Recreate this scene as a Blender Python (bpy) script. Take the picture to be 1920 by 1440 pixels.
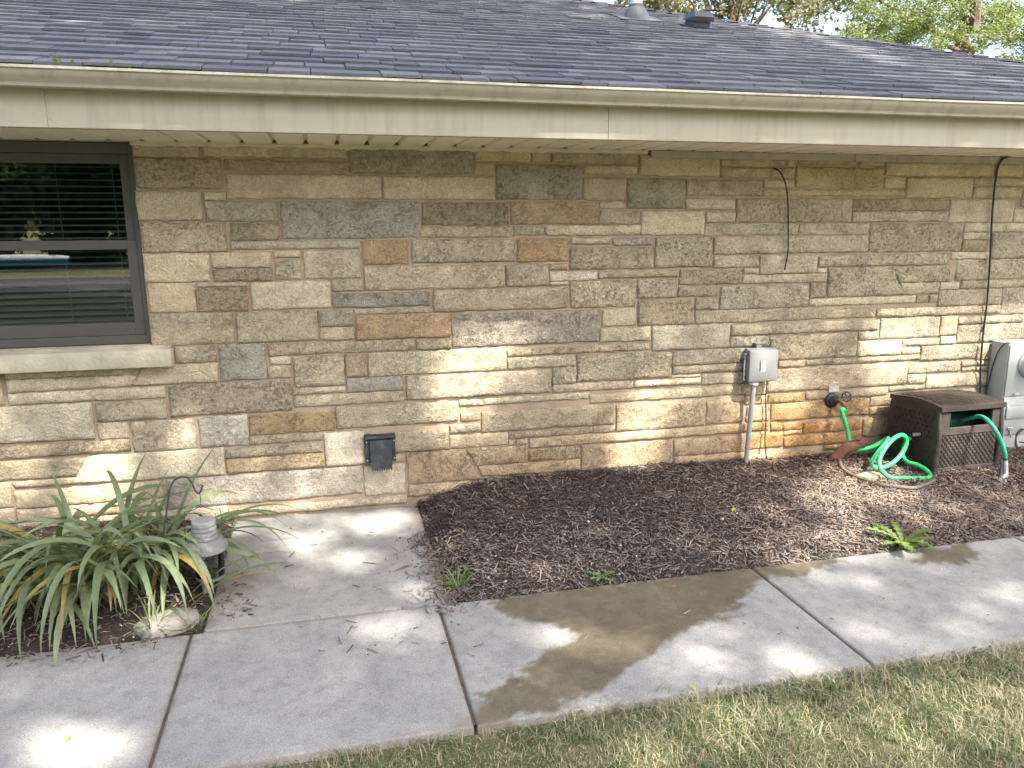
import bpy, bmesh, math, random
import numpy as np
from mathutils import Vector, Matrix, noise as mnoise
from math import sin, cos, pi, radians, sqrt, atan2

for o in list(bpy.data.objects):
    bpy.data.objects.remove(o)
SC = bpy.context.scene
COL = SC.collection
random.seed(7)
RNG = np.random.default_rng(11)

# ------------------------------------------------------------------ camera
CAM = Vector((0.0, -4.610, 1.72))
CR = Vector((0.97181166, -0.23571507, -0.00452835))
CU = Vector((0.05227083, 0.19669434, 0.97907053))
CF = Vector((0.22989098, 0.95170885, -0.20347087))
FPX = 1450.0
cd = bpy.data.cameras.new('camera')
cam = bpy.data.objects.new('camera', cd)
COL.objects.link(cam)
cd.sensor_width = 36.0
cd.lens = 36.0 * FPX / 1920.0
cd.clip_start = 0.05
cd.clip_end = 900.0
m = Matrix((CR, CU, -CF)).transposed().to_4x4()
m.translation = CAM
cam.matrix_world = m
SC.camera = cam

# ------------------------------------------------------------------ light
SUN = Vector((0.50, -1.0, 1.60)).normalized()          # towards the sun
world = bpy.data.worlds.new('World')
SC.world = world
world.use_nodes = True
wn = world.node_tree.nodes
wl = world.node_tree.links
wn.clear()
wo = wn.new('ShaderNodeOutputWorld')
wb = wn.new('ShaderNodeBackground')
sk = wn.new('ShaderNodeTexSky')
sk.sky_type = 'NISHITA'
sk.sun_disc = False
sk.sun_elevation = math.asin(SUN.z)
sk.sun_rotation = atan2(SUN.x, SUN.y)
sk.air_density = 1.0
sk.dust_density = 5.0
sk.ozone_density = 0.2
wb.inputs['Strength'].default_value = 0.15
wl.new(sk.outputs[0], wb.inputs['Color'])
wl.new(wb.outputs[0], wo.inputs['Surface'])
sd = bpy.data.lights.new('sun', 'SUN')
sd.energy = 5.0
sd.angle = radians(0.55)
sd.color = (1.0, 0.93, 0.82)
sun = bpy.data.objects.new('sun', sd)
COL.objects.link(sun)
sun.rotation_euler = SUN.to_track_quat('Z', 'Y').to_euler()
sun.location = (4, -9, 14)
SC.view_settings.view_transform = 'Standard'
SC.view_settings.look = 'None'
SC.view_settings.gamma = 1.0
SC.view_settings.exposure = 1.98
SC.render.engine = 'CYCLES'
SC.cycles.max_bounces = 8
SC.cycles.transparent_max_bounces = 12
SC.cycles.sample_clamp_indirect = 6.0
SC.cycles.use_denoising = True
SC.cycles.denoising_input_passes = 'RGB_ALBEDO_NORMAL'
SC.cycles.denoising_prefilter = 'NONE'


# ------------------------------------------------------------------ helpers
def ray(x, y):
    return CR * ((x - 960) / FPX) - CU * ((y - 720) / FPX) + CF


def atY(x, y, Y):
    d = ray(x, y)
    return CAM + d * ((Y - CAM.y) / d.y)


def atZ(x, y, Z):
    d = ray(x, y)
    return CAM + d * ((Z - CAM.z) / d.z)


def link(o, parent=None):
    COL.objects.link(o)
    if parent is not None:
        o.parent = parent
    return o


def tag(o, label=None, cat=None, group=None, kind=None):
    if label:
        o['label'] = label
    if cat:
        o['category'] = cat
    if group:
        o['group'] = group
    if kind:
        o['kind'] = kind
    return o


def empty(name, loc, label=None, cat=None, group=None):
    o = bpy.data.objects.new(name, None)
    o.location = loc
    o.empty_display_size = 0.1
    link(o)
    return tag(o, label, cat, group)


def mk(name, V, Fc, mat=None, parent=None, smooth=False, origin=None):
    """one mesh object; V are world coordinates; parent empties are unrotated"""
    me = bpy.data.meshes.new(name)
    base = Vector((0, 0, 0))
    p = parent
    while p is not None:
        base += p.location
        p = p.parent
    loc = Vector(origin) if origin is not None else base
    me.from_pydata([tuple(Vector(v) - loc) for v in V], [], Fc)
    if smooth:
        me.polygons.foreach_set('use_smooth', [True] * len(me.polygons))
    me.update()
    o = bpy.data.objects.new(name, me)
    if mat is not None:
        me.materials.append(mat)
    o.location = loc - base
    return link(o, parent)


def mk_np(name, V, Q, mat, parent=None, loc=(0, 0, 0), matidx=None, mats=None, smooth=False):
    """fast quad/tri mesh from arrays (Q: n x k)"""
    me = bpy.data.meshes.new(name)
    V = np.asarray(V, np.float32)
    Q = np.asarray(Q, np.int32)
    n, k = Q.shape
    me.vertices.add(len(V))
    me.vertices.foreach_set('co', V.ravel())
    me.loops.add(n * k)
    me.loops.foreach_set('vertex_index', Q.ravel())
    me.polygons.add(n)
    me.polygons.foreach_set('loop_start', np.arange(n, dtype=np.int32) * k)
    me.polygons.foreach_set('loop_total', np.full(n, k, np.int32))
    for mm in (mats or [mat]):
        me.materials.append(mm)
    if matidx is not None:
        me.polygons.foreach_set('material_index', np.asarray(matidx, np.int32))
    if smooth:
        me.polygons.foreach_set('use_smooth', np.ones(n, bool))
    me.update(calc_edges=True)
    me.validate()
    o = bpy.data.objects.new(name, me)
    o.location = loc
    return link(o, parent)


class MB:
    def __init__(s):
        s.V = []
        s.F = []

    def add(s, V, Fc):
        b = len(s.V)
        s.V += [Vector(v) for v in V]
        s.F += [tuple(i + b for i in f) for f in Fc]
        return s

    def box(s, x0, x1, y0, y1, z0, z1, bev=0.0):
        if bev <= 0:
            V = [(x, y, z) for z in (z0, z1) for y in (y0, y1) for x in (x0, x1)]
            return s.add(V, [(0, 2, 3, 1), (4, 5, 7, 6), (0, 1, 5, 4), (2, 6, 7, 3), (0, 4, 6, 2), (1, 3, 7, 5)])
        bm = bmesh.new()
        bmesh.ops.create_cube(bm, size=1.0)
        for v in bm.verts:
            v.co = Vector(((x0 + x1) / 2 + v.co.x * (x1 - x0), (y0 + y1) / 2 + v.co.y * (y1 - y0), (z0 + z1) / 2 + v.co.z * (z1 - z0)))
        bmesh.ops.bevel(bm, geom=list(bm.edges), offset=bev, segments=2, affect='EDGES', profile=0.5)
        bm.verts.index_update()
        s.add([v.co.copy() for v in bm.verts], [tuple(v.index for v in f.verts) for f in bm.faces])
        bm.free()
        return s

    def tube(s, pts, r, n=10, cap=True):
        V, Fc = tube(pts, r, n, cap)
        return s.add(V, Fc)

    def lathe(s, prof, c, n=24, axis='z'):
        V, Fc = lathe(prof, c, n, axis)
        return s.add(V, Fc)

    def rot(s, ang, c, axis='Z'):
        M = Matrix.Rotation(ang, 3, axis)
        c = Vector(c)
        s.V = [M @ (v - c) + c for v in s.V]
        return s

    def build(s, name, mat, parent=None, smooth=False, origin=None):
        o = mk(name, s.V, s.F, mat, parent, False, origin)
        if smooth:
            autosmooth(o)
        return o


def autosmooth(o, ang=40):
    me = o.data
    me.polygons.foreach_set('use_smooth', [True] * len(me.polygons))
    bm = bmesh.new()
    bm.from_mesh(me)
    for e in bm.edges:
        if len(e.link_faces) == 2:
            e.smooth = e.calc_face_angle(0) < radians(ang)
    bm.to_mesh(me)
    bm.free()


def catmull(P, n=8):
    P = [Vector(p) for p in P]
    P = [P[0] * 2 - P[1]] + P + [P[-1] * 2 - P[-2]]
    out = []
    for i in range(1, len(P) - 2):
        a, b, c, d = P[i - 1], P[i], P[i + 1], P[i + 2]
        for k in range(n):
            t = k / n
            out.append(0.5 * ((2 * b) + (c - a) * t + (2 * a - 5 * b + 4 * c - d) * t * t + (3 * b - a - 3 * c + d) * t ** 3))
    out.append(P[-2])
    return out


def tube(pts, r, n=10, cap=True):
    pts = [Vector(p) for p in pts]
    rs = r if isinstance(r, (list, tuple)) else [r] * len(pts)
    V = []
    Fc = []
    up = Vector((0, 0, 1))
    prev = None
    for i, p in enumerate(pts):
        t = (pts[min(i + 1, len(pts) - 1)] - pts[max(i - 1, 0)])
        if t.length < 1e-9:
            t = Vector((0, 0, 1))
        t.normalize()
        if prev is None:
            a = t.cross(up)
            if a.length < 1e-3:
                a = t.cross(Vector((1, 0, 0)))
        else:
            a = prev - t * prev.dot(t)
            if a.length < 1e-6:
                a = t.cross(up)
        a.normalize()
        prev = a
        b = t.cross(a)
        for k in range(n):
            an = 2 * pi * k / n
            V.append(p + (a * cos(an) + b * sin(an)) * rs[i])
    for i in range(len(pts) - 1):
        for k in range(n):
            k2 = (k + 1) % n
            Fc.append((i * n + k, i * n + k2, (i + 1) * n + k2, (i + 1) * n + k))
    if cap:
        Fc.append(tuple(range(n))[::-1])
        Fc.append(tuple((len(pts) - 1) * n + k for k in range(n)))
    return V, Fc


def lathe(prof, c, n=24, axis='z'):
    V = []
    Fc = []
    c = Vector(c)
    for (r, h) in prof:
        for k in range(n):
            a = 2 * pi * k / n
            if axis == 'z':
                V.append(c + Vector((r * cos(a), r * sin(a), h)))
            else:                                       # axis along -y
                V.append(c + Vector((r * cos(a), -h, r * sin(a))))
    for i in range(len(prof) - 1):
        for k in range(n):
            k2 = (k + 1) % n
            Fc.append((i * n + k, i * n + k2, (i + 1) * n + k2, (i + 1) * n + k))
    Fc.append(tuple(range(n))[::-1])
    Fc.append(tuple((len(prof) - 1) * n + k for k in range(n)))
    return V, Fc


# ------------------------------------------------------------------ materials
class NT:
    def __init__(s, name):
        s.m = bpy.data.materials.new(name)
        s.m.use_nodes = True
        s.t = s.m.node_tree
        s.b = s.t.nodes['Principled BSDF']
        s.out = s.t.nodes['Material Output']

    def n(s, typ, **kw):
        nd = s.t.nodes.new('ShaderNode' + typ)
        for k, v in kw.items():
            if k.startswith('i_'):
                nd.inputs[k[2:].replace('_', ' ')].default_value = v
            else:
                setattr(nd, k, v)
        return nd

    def l(s, a, b):
        s.t.links.new(a, b)
        return s

    def pos(s):
        return s.n('NewGeometry').outputs['Position']

    def noise(s, scale, detail=4.0, rough=0.55, dist=0.0, vec=None):
        nd = s.n('TexNoise')
        nd.inputs['Scale'].default_value = scale
        nd.inputs['Detail'].default_value = detail
        nd.inputs['Roughness'].default_value = rough
        nd.inputs['Distortion'].default_value = dist
        s.l(vec if vec is not None else s.pos(), nd.inputs['Vector'])
        return nd.outputs[0]

    def rng(s, a, lo, hi, tlo=0.0, thi=1.0):
        nd = s.n('MapRange')
        s.l(a, nd.inputs[0])
        for i, v in enumerate((lo, hi, tlo, thi)):
            nd.inputs[1 + i].default_value = v
        return nd.outputs[0]

    def mix(s, fac, a, b, typ='MIX'):
        nd = s.n('Mix', data_type='RGBA', blend_type=typ)
        for sock, v in ((nd.inputs[0], fac), (nd.inputs[6], a), (nd.inputs[7], b)):
            if hasattr(v, 'links'):
                s.l(v, sock)
            elif isinstance(v, (tuple, list)):
                sock.default_value = tuple(v) + ((1,) if len(v) == 3 else ())
            else:
                sock.default_value = v
        return nd.outputs[2]

    def math(s, op, a, b=0.0):
        nd = s.n('Math', operation=op)
        for sock, v in ((nd.inputs[0], a), (nd.inputs[1], b)):
            if hasattr(v, 'links'):
                s.l(v, sock)
            else:
                sock.default_value = v
        return nd.outputs[0]

    def bump(s, h, strength=0.5, dist=0.01, nrm=None):
        nd = s.n('Bump')
        nd.inputs['Strength'].default_value = strength
        nd.inputs['Distance'].default_value = dist
        s.l(h, nd.inputs['Height'])
        if nrm is not None:
            s.l(nrm, nd.inputs['Normal'])
        return nd.outputs[0]

    def fin(s, col=None, rough=None, nrm=None, spec=None, metal=None):
        for k, v in (('Base Color', col), ('Roughness', rough), ('Normal', nrm), ('Specular IOR Level', spec), ('Metallic', metal)):
            if v is None:
                continue
            if hasattr(v, 'links'):
                s.l(v, s.b.inputs[k])
            else:
                s.b.inputs[k].default_value = tuple(v) + (1,) if isinstance(v, tuple) and len(v) == 3 else v
        return s.m


def simple(name, col, rough=0.6, var=0.12, scale=9.0, bump=0.0, bscale=60.0, metal=0.0, spec=0.4, dirt=None, dirtamt=0.0):
    t = NT(name)
    a = t.noise(scale, 5)
    f = t.rng(a, 0.3, 0.7, 1 - var, 1 + var)
    c = t.mix(1.0, col, f, 'MULTIPLY')
    if dirt is not None:
        d = t.rng(t.noise(scale * 0.7, 8, 0.7), 0.5, 0.72, 0.0, dirtamt)
        c = t.mix(d, c, dirt)
    nr = t.bump(t.noise(bscale, 6), bump, 0.01) if bump else None
    return t.fin(c, rough, nr, spec, metal)


def streaked(name, col, dirt, amt):
    t = NT(name)
    mp = t.n('VectorMath', operation='MULTIPLY')
    t.l(t.pos(), mp.inputs[0])
    mp.inputs[1].default_value = (11.0, 11.0, 0.9)
    st = t.noise(1.0, 7, 0.7, 0.2, mp.outputs[0])
    bl = t.noise(5.0, 7, 0.7)
    sp = t.noise(70.0, 4, 0.6)
    c = t.mix(t.rng(st, 0.50, 0.74, 0.0, amt), col, dirt)
    c = t.mix(t.rng(bl, 0.52, 0.75, 0.0, amt * 0.6), c, dirt)
    c = t.mix(t.rng(sp, 0.70, 0.76, 0.0, 0.5), c, dirt)
    return t.fin(c, 0.5, t.bump(t.noise(2.2, 3), 0.25, 0.03), 0.4)


def rust_wash(t, p, n, col):
    """orange hard-water stain that the leaking tap has left on the foot of the wall"""
    sp = t.n('SeparateXYZ')
    t.l(p, sp.inputs[0])
    wob = t.math('MULTIPLY', t.math('SUBTRACT', n, 0.5), 0.55)
    dx = t.math('ABSOLUTE', t.math('SUBTRACT', sp.outputs[0], 3.20))
    fx = t.rng(t.math('ADD', dx, wob), 1.05, 0.35, 0.0, 1.0)
    fz = t.rng(t.math('ADD', sp.outputs[2], wob), 0.66, 0.30, 0.0, 1.0)
    m1 = t.math('MULTIPLY', fx, fz)
    fx2 = t.rng(t.math('ADD', t.math('ABSOLUTE', t.math('SUBTRACT', sp.outputs[0], 1.7)), wob), 1.7, 1.0, 0.0, 1.0)
    fz2 = t.rng(t.math('ADD', sp.outputs[2], wob), 0.62, 0.2, 0.0, 1.0)
    m2 = t.math('MULTIPLY', t.math('MULTIPLY', fx2, fz2), 0.42)
    m = t.math('MULTIPLY', t.math('MAXIMUM', m1, m2), 0.52)
    return t.mix(m, col, t.mix(1.0, col, (1.10, 0.70, 0.33), 'MULTIPLY'))


# --- stone
def stone_mat():
    t = NT('split_limestone')
    oi = t.n('ObjectInfo')
    p = t.pos()
    big = t.noise(4.5, 5, 0.6, 0.4, p)
    mid = t.noise(15.0, 6, 0.65, 0.9, p)
    worm = t.noise(46.0, 6, 0.7, 0.45, p)
    fine = t.noise(150.0, 5, 0.7, 0.0, p)
    col = t.mix(1.0, oi.outputs['Color'], t.rng(big, 0.25, 0.75, 0.82, 1.18), 'MULTIPLY')
    col = t.mix(t.rng(mid, 0.50, 0.66, 0.0, 0.5), col, (0.45, 0.395, 0.29))
    col = t.mix(t.rng(t.noise(9.0, 6, 0.65, 1.0, p), 0.54, 0.68, 0.0, 0.4), col, t.mix(1.0, col, (0.72, 0.70, 0.66), 'MULTIPLY'))
    col = t.mix(t.rng(t.noise(7.0, 5, 0.6, 0.3, p), 0.56, 0.7, 0.0, 0.3), col, (0.36, 0.24, 0.11))
    col = rust_wash(t, p, big, col)
    # pits and dark mottling with crevice shade put into the colour, per stone
    area = t.rng(t.noise(6.0, 4, 0.6, 0.6, p), 0.34, 0.56, 0.12, 1.0)
    pit = t.math('MULTIPLY', t.rng(worm, 0.515, 0.575, 0.0, 1.0), area)
    pit = t.math('MULTIPLY', pit, oi.outputs['Alpha'])
    dark = t.mix(1.0, col, (0.34, 0.30, 0.25), 'MULTIPLY')
    col = t.mix(t.math('MULTIPLY', pit, 0.62), col, dark)
    hi = t.math('MULTIPLY', t.rng(worm, 0.36, 0.46, 1.0, 0.0), 0.28)
    col = t.mix(hi, col, t.mix(1.0, col, (1.28, 1.27, 1.24), 'MULTIPLY'))
    col = t.mix(1.0, col, t.rng(fine, 0.3, 0.7, 0.68, 1.32), 'MULTIPLY')
    # chisel relief
    h = t.math('MULTIPLY', worm, t.math('ADD', t.math('MULTIPLY', oi.outputs['Alpha'], 0.9), 0.45))
    h = t.math('SUBTRACT', h, t.math('MULTIPLY', pit, 0.45))
    h = t.math('ADD', h, t.math('MULTIPLY', mid, 0.8))
    h = t.math('ADD', h, t.math('MULTIPLY', fine, 0.07))
    return t.fin(col, 0.92, t.bump(h, 1.0, 0.045), 0.2)


M = {}
M['stone'] = stone_mat()
M['mortar'] = simple('mortar', (0.33, 0.255, 0.175), 0.95, 0.2, 5, 0.7, 90, dirt=(0.21, 0.165, 0.115), dirtamt=0.5)
M['sill'] = simple('sill_stone', (0.42, 0.385, 0.295), 0.85, 0.15, 7, 0.6, 45, dirt=(0.25, 0.25, 0.22), dirtamt=0.4)
M['caulk'] = simple('caulk', (0.52, 0.48, 0.36), 0.8, 0.1, 20, 0.4, 50)
M['concrete_block'] = simple('cement', (0.42, 0.41, 0.38), 0.9, 0.1, 20, 0.5, 50)
M['fascia'] = streaked('fascia_paint', (0.385, 0.355, 0.285), (0.22, 0.19, 0.135), 0.5)
M['soffit'] = simple('soffit_vinyl', (0.78, 0.70, 0.59), 0.5, 0.04, 3, 0.0)
M['gutter'] = streaked('gutter_paint', (0.315, 0.28, 0.22), (0.14, 0.12, 0.085), 0.6)
M['frame'] = simple('window_frame_paint', (0.072, 0.068, 0.064), 0.5, 0.08, 12)
M['blind'] = simple('blind_slat', (0.40, 0.42, 0.40), 0.5, 0.03, 10)
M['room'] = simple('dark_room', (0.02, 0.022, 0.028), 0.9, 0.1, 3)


def glass_mat(name, tint=(0.9, 0.95, 0.95), boost=1.0):
    t = NT(name)
    t.t.nodes.remove(t.b)
    fr = t.n('Fresnel')
    fr.inputs['IOR'].default_value = 1.55
    tr = t.n('BsdfTransparent')
    tr.inputs['Color'].default_value = tuple(tint) + (1,)
    gl = t.n('BsdfGlossy')
    gl.inputs['Roughness'].default_value = 0.0
    mx = t.n('MixShader')
    f = t.math('MULTIPLY', fr.outputs[0], boost)
    t.l(f, mx.inputs[0])
    t.l(tr.outputs[0], mx.inputs[1])
    t.l(gl.outputs[0], mx.inputs[2])
    t.l(mx.outputs[0], t.out.inputs['Surface'])
    return t.m


M['pane'] = glass_mat('window_glass', (0.60, 0.66, 0.67), 3.4)      # double glazing, low-e coat
M['clear'] = glass_mat('clear_plastic', (0.9, 0.92, 0.9), 1.2)


def shingle_mat():
    t = NT('asphalt_shingle')
    oi = t.n('ObjectInfo')
    gi = t.n('NewGeometry')
    r = t.math('FRACT', t.math('ADD', oi.outputs['Random'], gi.outputs['Random Per Island']))
    base = t.mix(r, (0.076, 0.083, 0.103), (0.160, 0.162, 0.180))
    gran = t.noise(420.0, 3, 0.7)
    base = t.mix(1.0, base, t.rng(gran, 0.3, 0.7, 0.6, 1.5), 'MULTIPLY')
    base = t.mix(t.rng(t.noise(3.0, 5), 0.5, 0.7, 0, 0.35), base, (0.15, 0.14, 0.14))
    return t.fin(base, 0.85, t.bump(gran, 0.5, 0.004), 0.35)


M['shingle'] = shingle_mat()


def concrete_mat():
    t = NT('broom_concrete')
    p = t.pos()
    a = t.noise(2.6, 8, 0.72, 0.4, p)
    b = t.noise(14.0, 8, 0.75, 0.2, p)
    f = t.noise(150.0, 5, 0.8, 0.0, p)
    col = t.mix(t.rng(a, 0.3, 0.7), (0.215, 0.215, 0.21), (0.34, 0.335, 0.315))
    col = t.mix(t.rng(b, 0.46, 0.68, 0, 0.65), col, (0.165, 0.162, 0.152))
    col = t.mix(1.0, col, t.rng(f, 0.3, 0.7, 0.55, 1.45), 'MULTIPLY')
    vo = t.n('TexVoronoi')
    vo.inputs['Scale'].default_value = 70.0
    t.l(p, vo.inputs['Vector'])
    sp = t.rng(vo.outputs['Distance'], 0.10, 0.20, 1.0, 0.0)
    sel = t.n('SeparateColor')
    t.l(vo.outputs['Color'], sel.inputs[0])
    sp1 = t.math('MULTIPLY', sp, t.rng(sel.outputs[0], 0.80, 0.82))
    sp2 = t.math('MULTIPLY', sp, t.rng(sel.outputs[1], 0.86, 0.88))
    col = t.mix(t.math('MULTIPLY', sp1, 0.6), col, (0.60, 0.57, 0.50))
    col = t.mix(t.math('MULTIPLY', sp2, 0.6), col, (0.16, 0.14, 0.12))
    at = t.n('Attribute', attribute_name='wet')
    wet = t.math('MULTIPLY', at.outputs['Fac'], t.rng(b, 0.25, 0.5, 0.8, 1.0))
    wetc = t.mix(1.0, col, (0.48, 0.41, 0.29), 'MULTIPLY')
    col = t.mix(wet, col, wetc)
    ad = t.n('Attribute', attribute_name='dirt')
    col = t.mix(t.math('MULTIPLY', ad.outputs['Fac'], 0.75), col, (0.19, 0.15, 0.11))
    rough = t.rng(wet, 0.0, 1.0, 0.92, 0.36)
    h = t.math('ADD', t.math('MULTIPLY', f, 0.5), t.math('MULTIPLY', b, 0.4))
    return t.fin(col, rough, t.bump(h, 0.6, 0.010), 0.35)


M['concrete'] = concrete_mat()


def ground_mat():
    t = NT('lawn_soil')
    a = t.noise(0.35, 6, 0.6)
    b = t.noise(9.0, 7, 0.7)
    f = t.noise(120.0, 4, 0.7)
    col = t.mix(t.rng(a, 0.35, 0.65), (0.075, 0.105, 0.038), (0.13, 0.14, 0.06))
    col = t.mix(t.rng(b, 0.45, 0.65), col, (0.24, 0.20, 0.125))
    col = t.mix(1.0, col, t.rng(f, 0.3, 0.7, 0.6, 1.4), 'MULTIPLY')
    return t.fin(col, 0.95, t.bump(f, 0.8, 0.02), 0.1)


M['ground'] = ground_mat()
M['soil'] = simple('mulch_soil', (0.050, 0.039, 0.033), 0.95, 0.35, 14, 0.9, 60, spec=0.1)


def chip_mat(name, c1, c2):
    t = NT(name)
    g = t.n('NewGeometry')
    col = t.mix(g.outputs['Random Per Island'], c1, c2)
    col = t.mix(1.0, col, t.rng(t.noise(160, 4), 0.3, 0.7, 0.7, 1.3), 'MULTIPLY')
    return t.fin(col, 0.85, None, 0.2)


M['chipA'] = chip_mat('bark_dark', (0.036, 0.028, 0.027), (0.092, 0.068, 0.061))
M['chipB'] = chip_mat('bark_grey', (0.12, 0.102, 0.095), (0.235, 0.198, 0.178))
M['chipC'] = chip_mat('bark_tan', (0.20, 0.14, 0.095), (0.34, 0.25, 0.175))
M['pebble'] = chip_mat('pebble', (0.30, 0.28, 0.25), (0.58, 0.55, 0.50))


def leaf_mat(name, c1, c2, trans=0.35, rough=0.5):
    t = NT(name)
    g = t.n('NewGeometry')
    oi = t.n('ObjectInfo')
    r = t.math('FRACT', t.math('ADD', g.outputs['Random Per Island'], oi.outputs['Random']))
    col = t.mix(r, c1, c2)
    col = t.mix(1.0, col, t.rng(t.noise(40, 3), 0.3, 0.7, 0.85, 1.15), 'MULTIPLY')
    t.fin(col, rough, None, 0.35)
    tr = t.n('BsdfTranslucent')
    t.l(t.mix(1.0, col, (1.25, 1.3, 0.7), 'MULTIPLY'), tr.inputs['Color'])
    mx = t.n('MixShader')
    mx.inputs[0].default_value = trans
    t.l(t.b.outputs[0], mx.inputs[1])
    t.l(tr.outputs[0], mx.inputs[2])
    t.l(mx.outputs[0], t.out.inputs['Surface'])
    return t.m


M['leaf'] = leaf_mat('tree_leaf', (0.045, 0.085, 0.025), (0.09, 0.13, 0.04))
M['leaf_maple'] = leaf_mat('maple_leaf', (0.115, 0.135, 0.07), (0.15, 0.125, 0.095), 0.4)
M['leaf_locust'] = leaf_mat('locust_leaf', (0.10, 0.14, 0.055), (0.19, 0.22, 0.10), 0.45)
M['lily'] = leaf_mat('daylily_leaf', (0.125, 0.175, 0.085), (0.23, 0.275, 0.155), 0.3, 0.42)
M['lily_yellow'] = leaf_mat('daylily_yellow_leaf', (0.30, 0.25, 0.06), (0.36, 0.28, 0.10), 0.3, 0.5)
M['lily_dry'] = leaf_mat('daylily_dry_leaf', (0.30, 0.20, 0.12), (0.36, 0.27, 0.17), 0.2, 0.6)
M['weed'] = leaf_mat('weed_leaf', (0.13, 0.21, 0.06), (0.23, 0.31, 0.10), 0.4)
M['grassA'] = leaf_mat('grass_green', (0.10, 0.15, 0.06), (0.18, 0.22, 0.10), 0.35, 0.6)
M['grassB'] = leaf_mat('grass_dry', (0.33, 0.29, 0.185), (0.46, 0.41, 0.28), 0.3, 0.7)
M['bark'] = simple('bark', (0.11, 0.085, 0.065), 0.95, 0.3, 6, 1.0, 18, spec=0.1)
M['road'] = simple('asphalt', (0.055, 0.055, 0.058), 0.9, 0.15, 3, 0.4, 80)

# ================================================================== SETTING
def nz(x, y, s=1.0, seed=0.0):
    return mnoise.noise(Vector((x * s + seed, y * s - seed, seed * 1.7)))


# ground sheet (lawn, to the horizon)
V = []
xs = [-320, -60, -14, -4, 0, 4, 10, 30, 90, 320]
ys = [-320, -120, -40, -14, -6, -2.30, -1.0, 6, 40, 320]
gz = -0.035
mk('ground', [(x, y, gz) for y in ys for x in xs],
   [(j * len(xs) + i, j * len(xs) + i + 1, (j + 1) * len(xs) + i + 1, (j + 1) * len(xs) + i) for j in range(len(ys) - 1) for i in range(len(xs) - 1)],
   M['ground'])['kind'] = 'structure'
mk('road', [(-200, -24.5, gz + 0.012), (200, -24.5, gz + 0.012), (200, -18.0, gz + 0.012), (-200, -18.0, gz + 0.012)], [(0, 1, 2, 3)], M['road'])['kind'] = 'structure'

# ---------------------------------------------------------------- walk
WY0, WY1 = -2.242, -1.335          # front and back edge of the walk
JX = [-7.6, -6.0, -4.4, -2.8, -1.7, -0.632, 0.436, 2.042, 3.66, 5.27, 6.9, 8.5]
LX0, LX1 = -0.585, 0.497           # landing slab between walk and wall


def poly_sd(px, py, poly):
    """signed distance (negative inside), arrays"""
    d = np.full(px.shape, 1e9)
    ins = np.zeros(px.shape, bool)
    n = len(poly)
    for i in range(n):
        ax, ay = poly[i]
        bx, by = poly[(i + 1) % n]
        ex, ey = bx - ax, by - ay
        t = np.clip(((px - ax) * ex + (py - ay) * ey) / (ex * ex + ey * ey), 0, 1)
        d = np.minimum(d, np.hypot(px - ax - t * ex, py - ay - t * ey))
        c = ((ay > py) != (by > py)) & (px < (bx - ax) * (py - ay) / (by - ay + 1e-12) + ax)
        ins ^= c
    return np.where(ins, -d, d)


def pxpoly(pts):
    return [tuple(atZ(x, y, 0.0)[:2]) for x, y in pts]


WET = [pxpoly([(925, 1132), (1000, 1112), (1150, 1092), (1400, 1062), (1475, 1052), (1560, 1045), (1600, 1052), (1500, 1075), (1440, 1088), (1395, 1112), (1372, 1150),
               (1290, 1192), (1190, 1240), (1150, 1268), (1095, 1312), (1030, 1338), (890, 1362), (884, 1330), (905, 1290), (965, 1262), (1012, 1222),
               (1065, 1192), (1012, 1168), (958, 1155)]),
       pxpoly([(1715, 1052), (1740, 1028), (1810, 1020), (1832, 1040), (1828, 1058), (1780, 1062)])]
DIRT = [pxpoly([(385, 1175), (410, 1150), (470, 1100), (500, 1070), (440, 1060), (350, 1120), (330, 1190)]),
        pxpoly([(765, 950), (790, 1000), (795, 1060), (825, 1130), (880, 1125), (800, 930)]),
        pxpoly([(0, 1240), (180, 1210), (360, 1180), (360, 1160), (0, 1200)]),
        pxpoly([(840, 1345), (890, 1320), (930, 1345), (900, 1375), (800, 1395)])]


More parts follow.
